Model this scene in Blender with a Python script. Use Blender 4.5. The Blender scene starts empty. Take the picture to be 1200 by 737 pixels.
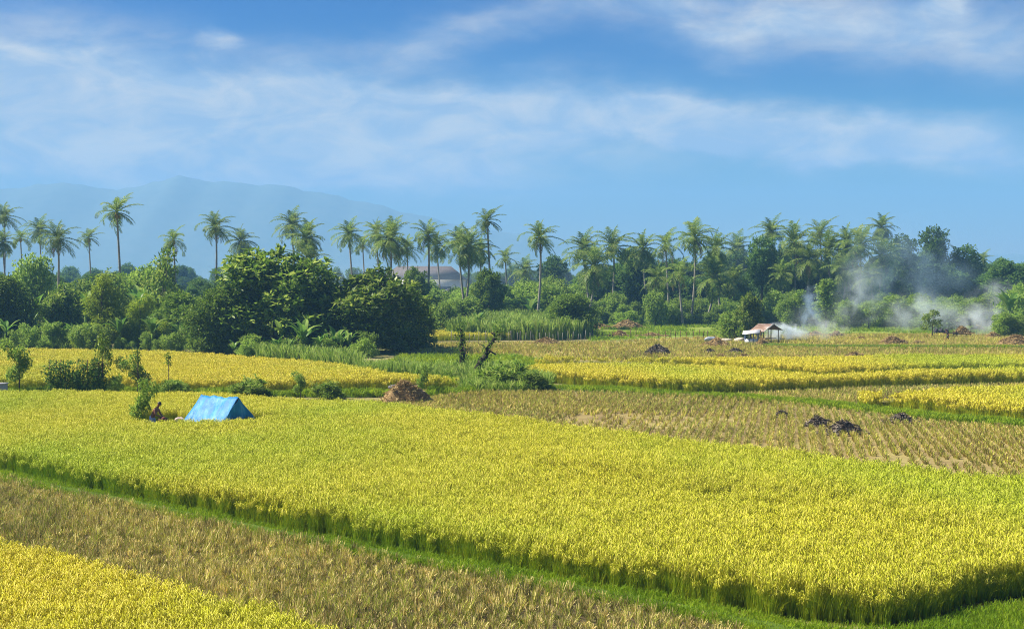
import bpy, math, random
import numpy as np
from mathutils import Vector, Matrix
random.seed(7)
RNG = np.random.default_rng(7)
SC = bpy.context.scene
COL = SC.collection
R = math.radians

# ------------------------------------------------------------------ camera frame
F, CX, CY, CAMH, HOR = 1667.0, 600.0, 368.5, 8.0, 328.0
PITCH = math.atan((CY - HOR) / F)

def ray(px, py):
    u, v = (px - CX) / F, (CY - py) / F
    return np.array([u, math.cos(PITCH) + v * math.sin(PITCH), -math.sin(PITCH) + v * math.cos(PITCH)])

def at(px, py, z=0.0):
    d = ray(px, py)
    t = (z - CAMH) / d[2]
    return np.array([d[0] * t, d[1] * t])

def atd(px, py, Y):
    d = ray(px, py)
    t = Y / d[1]
    return np.array([d[0] * t, Y, CAMH + d[2] * t])

def depth_of(py):
    return float(at(600, py)[1])

# ------------------------------------------------------------------ mesh helpers
class MB:
    """collects faces with material slots"""
    def __init__(s):
        s.v, s.f, s.m, s.n = [], [], [], 0
    def add(s, V, Fs, mat=0):
        V = np.asarray(V, float).reshape(-1, 3)
        for f in Fs:
            s.f.append(tuple(int(i) + s.n for i in f)); s.m.append(mat)
        s.v.append(V); s.n += len(V)
    def quads(s, P, mat=0):
        """P (N,k,3): N faces of k corners, each an island"""
        N, k, _ = P.shape
        idx = np.arange(N * k).reshape(N, k) + s.n
        s.f.extend(map(tuple, idx.tolist())); s.m.extend([mat] * N)
        s.v.append(P.reshape(-1, 3)); s.n += N * k
    def strips(s, P, mat=0):
        """P (N,k,2,3): N blades of k rungs"""
        N, k = P.shape[:2]
        if N == 0: return
        base = (np.arange(N) * (2 * k))[:, None] + s.n
        for j in range(k - 1):
            a = base + 2 * j
            idx = np.concatenate([a, a + 1, a + 3, a + 2], 1)
            s.f.extend(map(tuple, idx.tolist())); s.m.extend([mat] * N)
        s.v.append(P.reshape(-1, 3)); s.n += N * 2 * k
    def tube(s, pts, rad, n=7, mat=0, cap=True):
        pts = [np.asarray(p, float) for p in pts]
        rings = []
        for i, p in enumerate(pts):
            d = pts[min(i + 1, len(pts) - 1)] - pts[max(i - 1, 0)]
            d = d / (np.linalg.norm(d) + 1e-9)
            a = np.cross(d, [0, 0, 1.0]) if abs(d[2]) < .9 else np.cross(d, [0, 1.0, 0])
            a /= np.linalg.norm(a); b = np.cross(d, a)
            t = np.arange(n) / n * 2 * math.pi
            r = rad[i] if hasattr(rad, '__len__') else rad
            rings.append(p + r * (np.cos(t)[:, None] * a + np.sin(t)[:, None] * b))
        V = np.concatenate(rings); fs = []
        for i in range(len(pts) - 1):
            for j in range(n):
                k = (j + 1) % n
                fs.append((i * n + j, i * n + k, (i + 1) * n + k, (i + 1) * n + j))
        if cap:
            fs.append(tuple(range(n))[::-1]); fs.append(tuple(range((len(pts) - 1) * n, len(pts) * n)))
        s.add(V, fs, mat)
    def box(s, c, sz, rz=0.0, mat=0, bev=0.0):
        x, y, z = [a / 2 for a in sz]
        V = np.array([(a, b, d) for d in (-z, z) for a, b in ((-x, -y), (x, -y), (x, y), (-x, y))])
        ca, sa = math.cos(rz), math.sin(rz)
        V = V @ np.array([[ca, sa, 0], [-sa, ca, 0], [0, 0, 1]]) + np.asarray(c, float)
        s.add(V, [(3, 2, 1, 0), (4, 5, 6, 7), (0, 1, 5, 4), (1, 2, 6, 5), (2, 3, 7, 6), (3, 0, 4, 7)], mat)
    def mesh(s, name, mats, smooth=False):
        me = bpy.data.meshes.new(name)
        V = np.concatenate(s.v)
        me.vertices.add(len(V)); me.vertices.foreach_set('co', V.astype(np.float32).ravel())
        ln = np.array([len(f) for f in s.f], np.int32)
        flat = np.fromiter((i for f in s.f for i in f), np.int32, int(ln.sum()))
        me.loops.add(len(flat)); me.loops.foreach_set('vertex_index', flat)
        me.polygons.add(len(ln))
        st = np.zeros(len(ln), np.int32); st[1:] = np.cumsum(ln)[:-1]
        me.polygons.foreach_set('loop_start', st)
        me.polygons.foreach_set('material_index', np.array(s.m, np.int32))
        if smooth: me.polygons.foreach_set('use_smooth', np.ones(len(ln), bool))
        for m in mats: me.materials.append(m)
        me.update(calc_edges=True); me.validate()
        return me

def obj(name, me, parent=None, loc=None):
    o = bpy.data.objects.new(name, me); COL.objects.link(o)
    if parent is not None: o.parent = parent
    if loc is not None: o.location = loc
    return o

def tag(o, label=None, cat=None, group=None, kind=None):
    if label: o['label'] = label
    if cat: o['category'] = cat
    if group: o['group'] = group
    if kind: o['kind'] = kind
    return o

def thing(name, label, cat, loc=(0, 0, 0), rz=0.0, group=None):
    o = bpy.data.objects.new(name, None); COL.objects.link(o)
    o.location = loc; o.rotation_euler = (0, 0, rz); o.empty_display_size = .3
    return tag(o, label, cat, group)

def vnoise(x, y, s, seed=0):
    """smooth value noise in 0..1"""
    x = np.asarray(x) / s; y = np.asarray(y) / s
    def h(i, j):
        n = np.sin(i * 127.1 + j * 311.7 + seed * 74.7) * 43758.5453
        return n - np.floor(n)
    i, j = np.floor(x), np.floor(y); u, v = x - i, y - j
    u = u * u * (3 - 2 * u); v = v * v * (3 - 2 * v)
    return (h(i, j) * (1 - u) + h(i + 1, j) * u) * (1 - v) + (h(i, j + 1) * (1 - u) + h(i + 1, j + 1) * u) * v

# ------------------------------------------------------------------ materials
def new_mat(name):
    m = bpy.data.materials.new(name); m.use_nodes = True
    nt = m.node_tree; nt.nodes.clear()
    return m, nt, nt.nodes, nt.links

def ramp(nt, fac, cols):
    r = nt.nodes.new('ShaderNodeValToRGB')
    e = r.color_ramp.elements
    while len(e) < len(cols): e.new(0.5)
    for i, (p, c) in enumerate(cols):
        e[i].position = p; e[i].color = (*c, 1)
    nt.links.new(fac, r.inputs[0])
    return r.outputs[0]

def foliage_mat(name, cols, trans=0.3, rough=0.55, patch=None, patch_cols=None, objvar=0.25, spec=0.08):
    """colour drawn per leaf, shifted per plant; optional large world patches"""
    m, nt, N, L = new_mat(name)
    g = N.new('ShaderNodeNewGeometry')
    k = len(cols)
    col = ramp(nt, g.outputs['Random Per Island'], [(i / max(k - 1, 1), c) for i, c in enumerate(cols)])
    oi = N.new('ShaderNodeObjectInfo')
    hs = N.new('ShaderNodeHueSaturation')
    mr = N.new('ShaderNodeMapRange'); L.new(oi.outputs['Random'], mr.inputs[0])
    mr.inputs[3].default_value = 1 - objvar; mr.inputs[4].default_value = 1 + objvar
    L.new(mr.outputs[0], hs.inputs['Value'])
    L.new(col, hs.inputs['Color']); out = hs.outputs[0]
    if patch:
        tc = N.new('ShaderNodeNewGeometry')
        nz = N.new('ShaderNodeTexNoise'); nz.inputs['Scale'].default_value = patch; nz.inputs['Detail'].default_value = 4
        mp = N.new('ShaderNodeMapping'); mp.inputs['Scale'].default_value = (1, .45, 0)
        L.new(tc.outputs['Position'], mp.inputs[0]); L.new(mp.outputs[0], nz.inputs['Vector'])
        pc = ramp(nt, nz.outputs[0], patch_cols)
        mx = N.new('ShaderNodeMix'); mx.data_type = 'RGBA'; mx.blend_type = 'MULTIPLY'; mx.inputs[0].default_value = 1
        L.new(out, mx.inputs[6]); L.new(pc, mx.inputs[7]); out = mx.outputs[2]
    p = N.new('ShaderNodeBsdfPrincipled'); p.inputs['Roughness'].default_value = rough
    p.inputs['Specular IOR Level'].default_value = spec
    L.new(out, p.inputs['Base Color'])
    o = N.new('ShaderNodeOutputMaterial')
    if trans:
        t = N.new('ShaderNodeBsdfTranslucent'); L.new(out, t.inputs[0])
        ms = N.new('ShaderNodeMixShader'); ms.inputs[0].default_value = trans
        L.new(p.outputs[0], ms.inputs[1]); L.new(t.outputs[0], ms.inputs[2]); L.new(ms.outputs[0], o.inputs[0])
    else:
        L.new(p.outputs[0], o.inputs[0])
    return m

def surf_mat(name, cols, scale=1.0, detail=6, rough=0.85, bump=0.0, stretch=(1, 1, 1), metal=0.0, coord='Object', spec=0.08, bscale=None):
    m, nt, N, L = new_mat(name)
    tc = N.new('ShaderNodeTexCoord'); mp = N.new('ShaderNodeMapping'); mp.inputs['Scale'].default_value = stretch
    L.new(tc.outputs[coord], mp.inputs[0])
    nz = N.new('ShaderNodeTexNoise'); nz.inputs['Scale'].default_value = scale; nz.inputs['Detail'].default_value = detail
    nz.inputs['Roughness'].default_value = .65
    L.new(mp.outputs[0], nz.inputs['Vector'])
    k = len(cols)
    col = ramp(nt, nz.outputs[0], [(0.3 + 0.4 * i / max(k - 1, 1), c) for i, c in enumerate(cols)])
    p = N.new('ShaderNodeBsdfPrincipled'); p.inputs['Roughness'].default_value = rough; p.inputs['Metallic'].default_value = metal
    p.inputs['Specular IOR Level'].default_value = spec
    L.new(col, p.inputs['Base Color'])
    if bump:
        nb = N.new('ShaderNodeTexNoise'); nb.inputs['Scale'].default_value = bscale or scale * 4; nb.inputs['Detail'].default_value = 5
        L.new(mp.outputs[0], nb.inputs['Vector'])
        b = N.new('ShaderNodeBump'); b.inputs['Strength'].default_value = bump; b.inputs['Distance'].default_value = .1
        L.new(nb.outputs[0], b.inputs['Height']); L.new(b.outputs[0], p.inputs['Normal'])
    o = N.new('ShaderNodeOutputMaterial'); L.new(p.outputs[0], o.inputs[0])
    return m

M = {}
PC = [(.34, (.74, .92, .75)), (.5, (1, 1, 1)), (.66, (1.05, 1.0, .9))]
M['rice_leaf'] = foliage_mat('rice_leaf', [(.13, .25, .012), (.28, .36, .016), (.40, .43, .02)], .22, .5, .06, PC, .12)
M['rice_ear'] = foliage_mat('rice_ear', [(.33, .36, .02), (.49, .49, .028), (.69, .62, .12)], .15, .55, .06, PC, .12)
M['ripe_leaf'] = foliage_mat('ripe_leaf', [(.22, .31, .010), (.36, .40, .015), (.47, .45, .02)], .22, .5, .06, PC, .12)
M['ripe_ear'] = foliage_mat('ripe_ear', [(.38, .37, .015), (.55, .505, .028), (.72, .62, .12)], .15, .55, .06, PC, .12)
M['stub_straw'] = foliage_mat('stub_straw', [(.36, .29, .10), (.58, .48, .18), (.82, .71, .33)], .12, .7, .15, [(.35, (.75, .72, .7)), (.65, (1.1, 1.06, 1.0))], .55)
M['stub_green'] = foliage_mat('stub_green', [(.24, .29, .025), (.42, .45, .06), (.56, .55, .11)], .2, .6, .15, [(.35, (.7, .8, .7)), (.65, (1.05, 1, .9))], .5)
M['stub_pale'] = foliage_mat('stub_pale', [(.44, .33, .12), (.62, .49, .19), (.74, .62, .28)], .15, .7, .12, [(.35, (.72, .68, .62)), (.65, (1.08, 1.06, 1.0))], .3)
M['grass'] = foliage_mat('grass', [(.17, .28, .012), (.26, .38, .016), (.38, .46, .03)], .35, .55, .25, [(.35, (.7, .8, .7)), (.65, (1.1, 1.05, .9))], .2)
M['cane'] = foliage_mat('cane', [(.13, .24, .025), (.24, .36, .04), (.42, .50, .12)], .4, .45, None, None, .2)
M['leaf_big'] = foliage_mat('leaf_big', [(.07, .14, .014), (.17, .28, .024), (.44, .52, .10)], .42, .42, None, None, .2, .16)  # lightest leaf tone paints in the sunlit glitter on the leaves
M['leaf_dense'] = foliage_mat('leaf_dense', [(.07, .14, .016), (.14, .24, .026), (.28, .37, .05)], .4, .45, None, None, .2)
M['leaf_forest'] = foliage_mat('leaf_forest', [(.055, .13, .022), (.10, .20, .03), (.19, .29, .06)], .42, .5, None, None, .28)
M['leaf_light'] = foliage_mat('leaf_light', [(.14, .25, .03), (.24, .37, .045), (.38, .48, .10)], .45, .5, None, None, .22)
M['leaf_feather'] = foliage_mat('leaf_feather', [(.16, .25, .014), (.26, .36, .02), (.40, .47, .04)], .45, .5, None, None, .15)
M['leaf_banana'] = foliage_mat('leaf_banana', [(.09, .20, .025), (.16, .30, .045), (.32, .42, .10)], .4, .35, None, None, .2)
M['palm'] = foliage_mat('palm', [(.09, .17, .025), (.17, .26, .035), (.34, .40, .10)], .45, .42, None, None, .2, .10)
M['palm_dry'] = foliage_mat('palm_dry', [(.16, .11, .03), (.24, .17, .05), (.30, .22, .07)], .15, .8, None, None, .15)
M['coconut'] = surf_mat('coconut', [(.20, .16, .04), (.30, .22, .06)], 6)
M['bark'] = surf_mat('bark', [(.07, .055, .04), (.16, .13, .10)], 3, stretch=(1, 1, .3), bump=.4)
M['palm_bark'] = surf_mat('palm_bark', [(.20, .18, .15), (.36, .33, .28)], 2, stretch=(1, 1, 4), bump=.4)
M['straw'] = foliage_mat('straw', [(.26, .17, .07), (.42, .30, .13), (.58, .45, .22)], .1, .75, None, None, .1)
M['straw_body'] = surf_mat('straw_body', [(.18, .11, .05), (.34, .24, .11)], 5, bump=.5)
M['ash'] = surf_mat('ash', [(.05, .043, .038), (.12, .10, .085), (.26, .24, .22)], 3, bump=.6)
M['ash_straw'] = foliage_mat('ash_straw', [(.06, .045, .035), (.14, .11, .08), (.3, .25, .19)], .0, .8, None, None, .1)
SKY_SAT, SKY_VAL, CLOUD_C, CLOUD_D, EXPO = 1.7, .62, (.36, .352, .33), (.20, .25, .32), 1.2
# ------------------------------------------------------------------ scatter (stuff only)
def blades(rng, n, base_r, h0, h1, lean, w, k=4, droop=.5, bias=(0, 0), wtip=.15, wmid=1.0, jit=.35):
    """n curved strips growing up from z=0 inside base_r"""
    a = rng.uniform(0, 2 * np.pi, n); r = base_r * np.sqrt(rng.uniform(0, 1, n))
    b = np.stack([r * np.cos(a), r * np.sin(a), np.zeros(n)], 1)
    h = rng.uniform(h0, h1, n)
    az = a + rng.normal(0, .8, n)
    d = np.stack([np.cos(az), np.sin(az)], 1) * (lean * rng.uniform(.3, 1.2, n))[:, None] + np.asarray(bias) * rng.uniform(.5, 1.2, n)[:, None]
    t = np.linspace(0, 1, k)
    P = np.zeros((n, k, 3))
    P[:, :, :2] = b[:, None, :2] + d[:, None, :] * (t ** 2)[None, :, None]
    P[:, :, 2] = h[:, None] * (t - droop * np.clip(t - .55, 0, 1) ** 2 * 2)[None]
    wa = rng.uniform(0, np.pi, n)
    wd = np.stack([np.cos(wa), np.sin(wa), np.zeros(n)], 1)
    prof = np.interp(t, [0, .5, 1], [.8, wmid, wtip])
    W = wd[:, None, :] * (w * prof)[None, :, None] * rng.uniform(1 - jit, 1 + jit, n)[:, None, None] / 2
    return np.stack([P - W, P + W], 2)

def rice_clump(seed, leaf, ear, n_leaf, n_ear, w, ew, H=.82, r=.13):
    rng = np.random.default_rng(seed); mb = MB()
    mb.strips(blades(rng, n_leaf, r, H * .72, H * 1.0, .20, w, 4, .35, (.05, -.01)), 0)
    # arching ears: rise to the top and hang over, mostly down-wind
    n = n_ear
    a = rng.uniform(0, 2 * np.pi, n); rr = r * 1.1 * np.sqrt(rng.uniform(0, 1, n))
    b = np.stack([rr * np.cos(a), rr * np.sin(a), rng.uniform(H * .66, H * .92, n)], 1)
    az = rng.normal(0, 1.3, n)
    d = np.stack([np.cos(az), np.sin(az), np.zeros(n)], 1)
    ln = rng.uniform(.18, .32, n)
    t = np.linspace(0, 1, 4)
    P = b[:, None, :] + d[:, None, :] * (ln[:, None] * (t ** 1.5)[None] * .55)[:, :, None]
    P[:, :, 2] += ln[:, None] * (np.sin(t * 2.3) * .85)[None]
    wa = az + np.pi / 2 + rng.normal(0, .6, n)
    wd = np.stack([np.cos(wa), np.sin(wa), rng.normal(0, .5, n)], 1)
    W = wd[:, None, :] * (ew * np.array([.45, 1, 1, .35]))[None, :, None] / 2
    mb.strips(np.stack([P - W, P + W], 2), 1)
    return mb.mesh('rice_clump', [leaf, ear])

def stub_clump(seed, n, h0, h1, w, green=.4, r=.07, mats=None):
    rng = np.random.default_rng(seed); mb = MB()
    ng = int(n * green)
    mb.strips(blades(rng, n - ng, r, h0, h1, .10, w, 3, .1, wtip=.7), 0)
    if ng: mb.strips(blades(rng, ng, r, h0 * .9, h1 * 1.25, .14, w * .9, 3, .2, wtip=.2), 1)
    return mb.mesh('stubble_clump', mats or [M['stub_straw'], M['stub_green']])

def tuft(seed, n, r, h0, h1, w, lean, mat, k=4, droop=.5):
    rng = np.random.default_rng(seed); mb = MB()
    mb.strips(blades(rng, n, r, h0, h1, lean, w, k, droop), 0)
    return mb.mesh('tuft', [mat])

def inside(P, poly):
    poly = np.asarray(poly); x, y = P[:, 0], P[:, 1]; c = np.zeros(len(P), bool)
    j = len(poly) - 1
    for i in range(len(poly)):
        xi, yi = poly[i]; xj, yj = poly[j]
        c ^= ((yi > y) != (yj > y)) & (x < (xj - xi) * (y - yi) / (yj - yi + 1e-12) + xi)
        j = i
    return c

def dist_line(P, line):
    d = np.full(len(P), 1e9)
    for a, b in zip(line[:-1], line[1:]):
        a, b = np.asarray(a), np.asarray(b); ab = b - a
        t = np.clip(((P - a) @ ab) / (ab @ ab), 0, 1)
        d = np.minimum(d, np.linalg.norm(P - a - t[:, None] * ab, axis=1))
    return d

def grid_points(poly, sp, ang=0.0, jit=.35, seed=0, row=None):
    """points on a jittered grid (rows at angle ang, row spacing row) inside a polygon"""
    rng = np.random.default_rng(seed)
    poly = np.asarray(poly); c = poly.mean(0)
    rad = np.linalg.norm(poly - c, axis=1).max()
    row = row or sp
    u = np.arange(-rad, rad, sp); v = np.arange(-rad, rad, row)
    U, V = np.meshgrid(u, v)
    U = U + (np.arange(len(v)) % 2)[:, None] * sp * .5
    P = np.stack([U.ravel(), V.ravel()], 1)
    P += rng.uniform(-jit, jit, P.shape) * np.array([sp, row])
    ca, sa = math.cos(ang), math.sin(ang)
    P = P @ np.array([[ca, sa], [-sa, ca]]) + c
    return P[inside(P, poly)]

PROTO = {}
def scatter(name, clumps, P, z=0.0, scl=1.0, sz=None, rot=None, seed=1, tilt=.05):
    """ONE object: clump meshes set on the points P (N,2) by geometry nodes"""
    rng = np.random.default_rng(seed); n = len(P)
    V = np.zeros((n, 3), np.float32); V[:, :2] = P; V[:, 2] = z
    me = bpy.data.meshes.new(name); me.vertices.add(n); me.vertices.foreach_set('co', V.ravel())
    s = np.ones((n, 3), np.float32) * np.asarray(scl, np.float32).reshape(-1, 1) * rng.uniform(.88, 1.12, (n, 1)).astype(np.float32)
    if sz is not None: s[:, 2] *= sz
    r = np.zeros((n, 3), np.float32)
    r[:, 2] = rng.uniform(-math.pi, math.pi, n) if rot is None else rng.normal(0, rot, n)
    r[:, :2] = rng.normal(0, tilt, (n, 2))
    for nm, ty, da in (('scl', 'FLOAT_VECTOR', s), ('rot', 'FLOAT_VECTOR', r)):
        me.attributes.new(nm, ty, 'POINT').data.foreach_set('vector', da.ravel())
    me.attributes.new('pick', 'INT', 'POINT').data.foreach_set('value', rng.integers(0, len(clumps), n).astype(np.int32))
    me.update()
    o = obj(name, me)
    ng = bpy.data.node_groups.new(name + '_growth', 'GeometryNodeTree')
    ng.interface.new_socket('Geometry', in_out='INPUT', socket_type='NodeSocketGeometry')
    ng.interface.new_socket('Geometry', in_out='OUTPUT', socket_type='NodeSocketGeometry')
    N, L = ng.nodes, ng.links
    gi, go = N.new('NodeGroupInput'), N.new('NodeGroupOutput')
    jn = N.new('GeometryNodeJoinGeometry')
    for c in clumps:
        if c.name not in PROTO:
            PROTO[c.name] = bpy.data.objects.new(c.name, c)      # never linked to the scene
        oi = N.new('GeometryNodeObjectInfo'); oi.inputs[0].default_value = PROTO[c.name]
        oi.transform_space = 'ORIGINAL'
        ti = N.new('GeometryNodeGeometryToInstance')
        L.new(oi.outputs['Geometry'], ti.inputs[0]); L.new(ti.outputs[0], jn.inputs[0])
    ip = N.new('GeometryNodeInstanceOnPoints'); ip.inputs['Pick Instance'].default_value = True
    L.new(gi.outputs[0], ip.inputs['Points']); L.new(jn.outputs[0], ip.inputs['Instance'])
    for nm, ty, so in (('pick', 'INT', 'Instance Index'), ('rot', 'FLOAT_VECTOR', 'Rotation'), ('scl', 'FLOAT_VECTOR', 'Scale')):
        na = N.new('GeometryNodeInputNamedAttribute'); na.data_type = ty; na.inputs[0].default_value = nm
        L.new(na.outputs[0], ip.inputs[so])
    L.new(ip.outputs[0], go.inputs[0])
    md = o.modifiers.new('growth', 'NODES'); md.node_group = ng
    return o

# ------------------------------------------------------------------ ground
def sheet(name, poly, z, mat, kind='structure'):
    mb = MB(); V = [(x, y, z) for x, y in poly]
    a = sum(V[i][0] * V[(i + 1) % len(V)][1] - V[(i + 1) % len(V)][0] * V[i][1] for i in range(len(V)))
    f = tuple(range(len(V)))
    mb.add(V, [f if a > 0 else f[::-1]])
    o = obj(name, mb.mesh(name, [mat])); tag(o, kind=kind)
    return o

m_ground = surf_mat('ground', [(.10, .11, .03), (.17, .17, .05), (.26, .22, .10), (.33, .27, .13)], .05, 10, .95, .4, coord='Object', bscale=3)
m_soil = surf_mat('field_soil', [(.035, .035, .012), (.07, .06, .025)], .8, 6, .95)
m_rice_soil = surf_mat('rice_soil', [(.05, .055, .008), (.10, .10, .012)], .8, 6, .95)
m_stubsoil = surf_mat('stubble_soil', [(.13, .095, .05), (.22, .165, .085), (.32, .25, .13)], .6, 8, .95, .6)
m_meadow = surf_mat('meadow_green', [(.10, .16, .02), (.17, .23, .03), (.26, .28, .06)], .12, 8, .95, .3, stretch=(.5, 1, 1))
m_bank = surf_mat('bank_earth', [(.05, .09, .012), (.09, .14, .016)], 1.5, 6, .95, .5)
m_straw_ground = surf_mat('straw_ground', [(.26, .25, .06), (.38, .31, .11), (.47, .37, .16)], .10, 9, .95, .4, stretch=(.4, 1, 1))

sheet('ground', [(-3450, -150), (3450, -150), (3450, 4750), (-3450, 4750)], 0, m_ground)

def px_poly(pts, z=0.0):
    return np.array([at(x, y, z) for x, y in pts])

def mix_poly(base, tops, zt=.82):
    return np.array([at(x, y) for x, y in base] + [at(x, y, zt) for x, y in tops])

# near field in the bottom corner
poly_near = mix_poly([], [(-90, 609), (0, 633), (120, 661), (250, 700), (395, 741), (520, 775), (520, 900), (-260, 900)])
# the big ripe field
poly_main = mix_poly([(-90, 536), (0, 555), (100, 575), (200, 595), (300, 616), (400, 636), (500, 653), (600, 671), (700, 689), (800, 707), (900, 723), (990, 733), (1050, 735), (1100, 723), (1150, 709), (1200, 702), (1300, 686)],
                     [(1300, 571), (1200, 561), (1100, 552), (1000, 541), (900, 528), (800, 517), (700, 504), (600, 491), (560, 486), (500, 479), (440, 473), (400, 470), (300, 466), (240, 462), (150, 460), (0, 461), (-90, 461)])
poly_backl = mix_poly([(-90, 461), (0, 460), (150, 460), (300, 462), (460, 458), (545, 456)], [(548, 443), (480, 440), (450, 437), (400, 428), (300, 419), (200, 412), (100, 411), (0, 410), (-90, 410)])
poly_midr = mix_poly([(604, 446), (650, 449), (700, 454), (760, 459), (800, 461), (880, 461), (940, 458), (1000, 455), (1100, 452), (1200, 451), (1300, 449)],
                     [(1300, 432), (1200, 432), (1050, 436), (960, 440), (900, 436), (850, 431), (800, 429), (700, 427), (630, 428)])
poly_midr_back = mix_poly([(1300, 437), (1200, 437), (1050, 440), (960, 444), (900, 440), (850, 436), (800, 433), (700, 431), (620, 432)],
                          [(640, 420), (700, 420), (800, 421), (900, 420), (1000, 418), (1100, 417), (1300, 416)])
poly_right = mix_poly([(1004, 472), (1050, 479), (1090, 484), (1120, 488), (1200, 496), (1300, 505)], [(1300, 449), (1200, 453), (1120, 456), (1060, 460), (1010, 466)])
poly_stub_near = np.concatenate([px_poly([(-90, 544), (0, 562), (100, 583), (200, 605), (300, 625), (400, 646), (500, 664), (600, 683), (700, 702), (800, 720), (870, 738), (900, 790), (560, 800)]),
                                 np.array([at(x, y, .82) for x, y in [(395, 741), (250, 700), (120, 661), (0, 633), (-90, 609)]])])
poly_stub_mid = np.concatenate([px_poly([(478, 470), (560, 460), (650, 460), (760, 463), (850, 468), (930, 474), (1000, 482), (1080, 492), (1200, 503), (1300, 512)]),
                                np.array([at(x, y, .5) for x, y in [(1300, 571), (1200, 561), (1100, 552), (1000, 541), (900, 528), (800, 517), (700, 504), (600, 491), (560, 486), (500, 479), (440, 473), (410, 470)]])])
poly_stub_right = px_poly([(860, 465), (905, 470), (960, 474), (1004, 472), (1014, 470), (1060, 464), (1120, 460), (1200, 457), (1300, 454), (1300, 450), (1200, 452), (1000, 457), (880, 463)])
poly_straw_far = px_poly([(600, 418), (660, 422), (800, 426), (900, 425), (1000, 422), (1100, 421), (1330, 420), (1330, 396), (1150, 393), (950, 393), (830, 396), (700, 402), (500, 404), (470, 412), (560, 418)])
poly_meadow = px_poly([(690, 400), (830, 394), (950, 391), (1150, 391), (1330, 394), (1330, 376), (1100, 377), (900, 378), (700, 378), (680, 384)])
poly_strip_far = px_poly([(490, 400), (600, 399), (600, 384), (490, 382)])

sheet('rice_field_ground', poly_near, .004, m_rice_soil)
sheet('rice_field_ground', poly_main, .004, m_rice_soil)
sheet('rice_field_ground', poly_backl, .004, m_rice_soil)
sheet('rice_field_ground', poly_midr, .006, m_rice_soil)
sheet('rice_field_ground', poly_midr_back, .010, m_rice_soil)
sheet('rice_field_ground', poly_right, .008, m_rice_soil)
sheet('stubble_field_ground', poly_stub_near, .008, surf_mat('shaded_stubble_soil', [(.06, .045, .025), (.11, .085, .045), (.17, .13, .07)], .9, 8, .95, .6))  # near soil coloured dark to paint the shadowed gaps between tufts
sheet('stubble_field_ground', poly_stub_mid, .012, surf_mat('dry_stubble_soil', [(.15, .10, .05), (.26, .20, .08), (.34, .30, .10)], .25, 8, .95, .6))
sheet('stubble_field_ground', poly_stub_right, .016, m_stubsoil)
sheet('straw_field_ground', poly_straw_far, .014, m_straw_ground)
sheet('meadow_ground', poly_meadow, .018, m_meadow)
sheet('rice_field_ground', poly_strip_far, .020, m_rice_soil)

# ---- clump kinds
RL, RE, PL, PE = M['rice_leaf'], M['rice_ear'], M['ripe_leaf'], M['ripe_ear']
near_cl = [rice_clump(s, RL, RE, 36, 32, .010, .014, r=.11) for s in range(4)]
ripe_cl = [rice_clump(s + 10, PL, PE, 40, 40, .011, .015, r=.12) for s in range(4)]
far_cl = [rice_clump(s + 20, PL, PE, 36, 40, .020, .027, r=.2) for s in range(4)]

# clear spots inside the main field: tent, man, fallen lines
TENT = np.array([(-15.6, 70.6), (-12.1, 74.8), (-14.6, 77.0), (-18.2, 72.8)])
fall = [[at(x, y, .8) for x, y in l] for l in (
    [(300, 492), (330, 489), (420, 496), (520, 497)], [(440, 522), (620, 548), (700, 553), (800, 573), (900, 590), (1000, 604), (1130, 622)],
    [(470, 532), (480, 534)], [(800, 570), (960, 583), (1060, 598)])]

def ragged(P, poly, seed, w=.38):
    """thins the plants and lowers them at random along the plot's edge"""
    L = np.vstack([poly, poly[:1]]); d = dist_line(P, L); rng = np.random.default_rng(seed)
    n = vnoise(P[:, 0], P[:, 1], .7, seed) * .8 + rng.uniform(0, .5, len(P))
    k = d > w * (n - .35)
    s = np.where(d < .35, rng.uniform(.62, 1.06, len(P)), 1.0)
    return P[k], s[k]

def rice(name, label, clumps, poly, sp, seed, clear=(), scl=1.0, hz=6.0, lines=()):
    P = grid_points(poly, sp, R(-14), .42, seed)
    keep = np.ones(len(P), bool)
    for c in clear:
        keep &= ~inside(P, c)
    P, rg = ragged(P[keep], poly, seed)
    s = rg * (.90 + .16 * vnoise(P[:, 0], P[:, 1], hz, seed) + .08 * vnoise(P[:, 0], P[:, 1], 1.3, seed + 5))
    s = s
    for l in lines:
        d = dist_line(P, l) + .5 * vnoise(P[:, 0], P[:, 1], .9, 3)
        s *= 1 - .5 * np.exp(-(d / .55) ** 2) * (vnoise(P[:, 0], P[:, 1], 5, 9) > .35)
    o = scatter(name, clumps, P, 0, scl, s, rot=.5, seed=seed)
    tag(o, label, 'rice', kind='stuff')
    return o

man_gap = np.array([at(x, y) for x, y in [(150, 512), (176, 516), (214, 516), (222, 506), (206, 501), (165, 500)]])
rice('ripe_rice', 'golden ripe rice filling the lower corner of the view beside the harvested strip', ripe_cl, poly_near, .19, 1)
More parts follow.
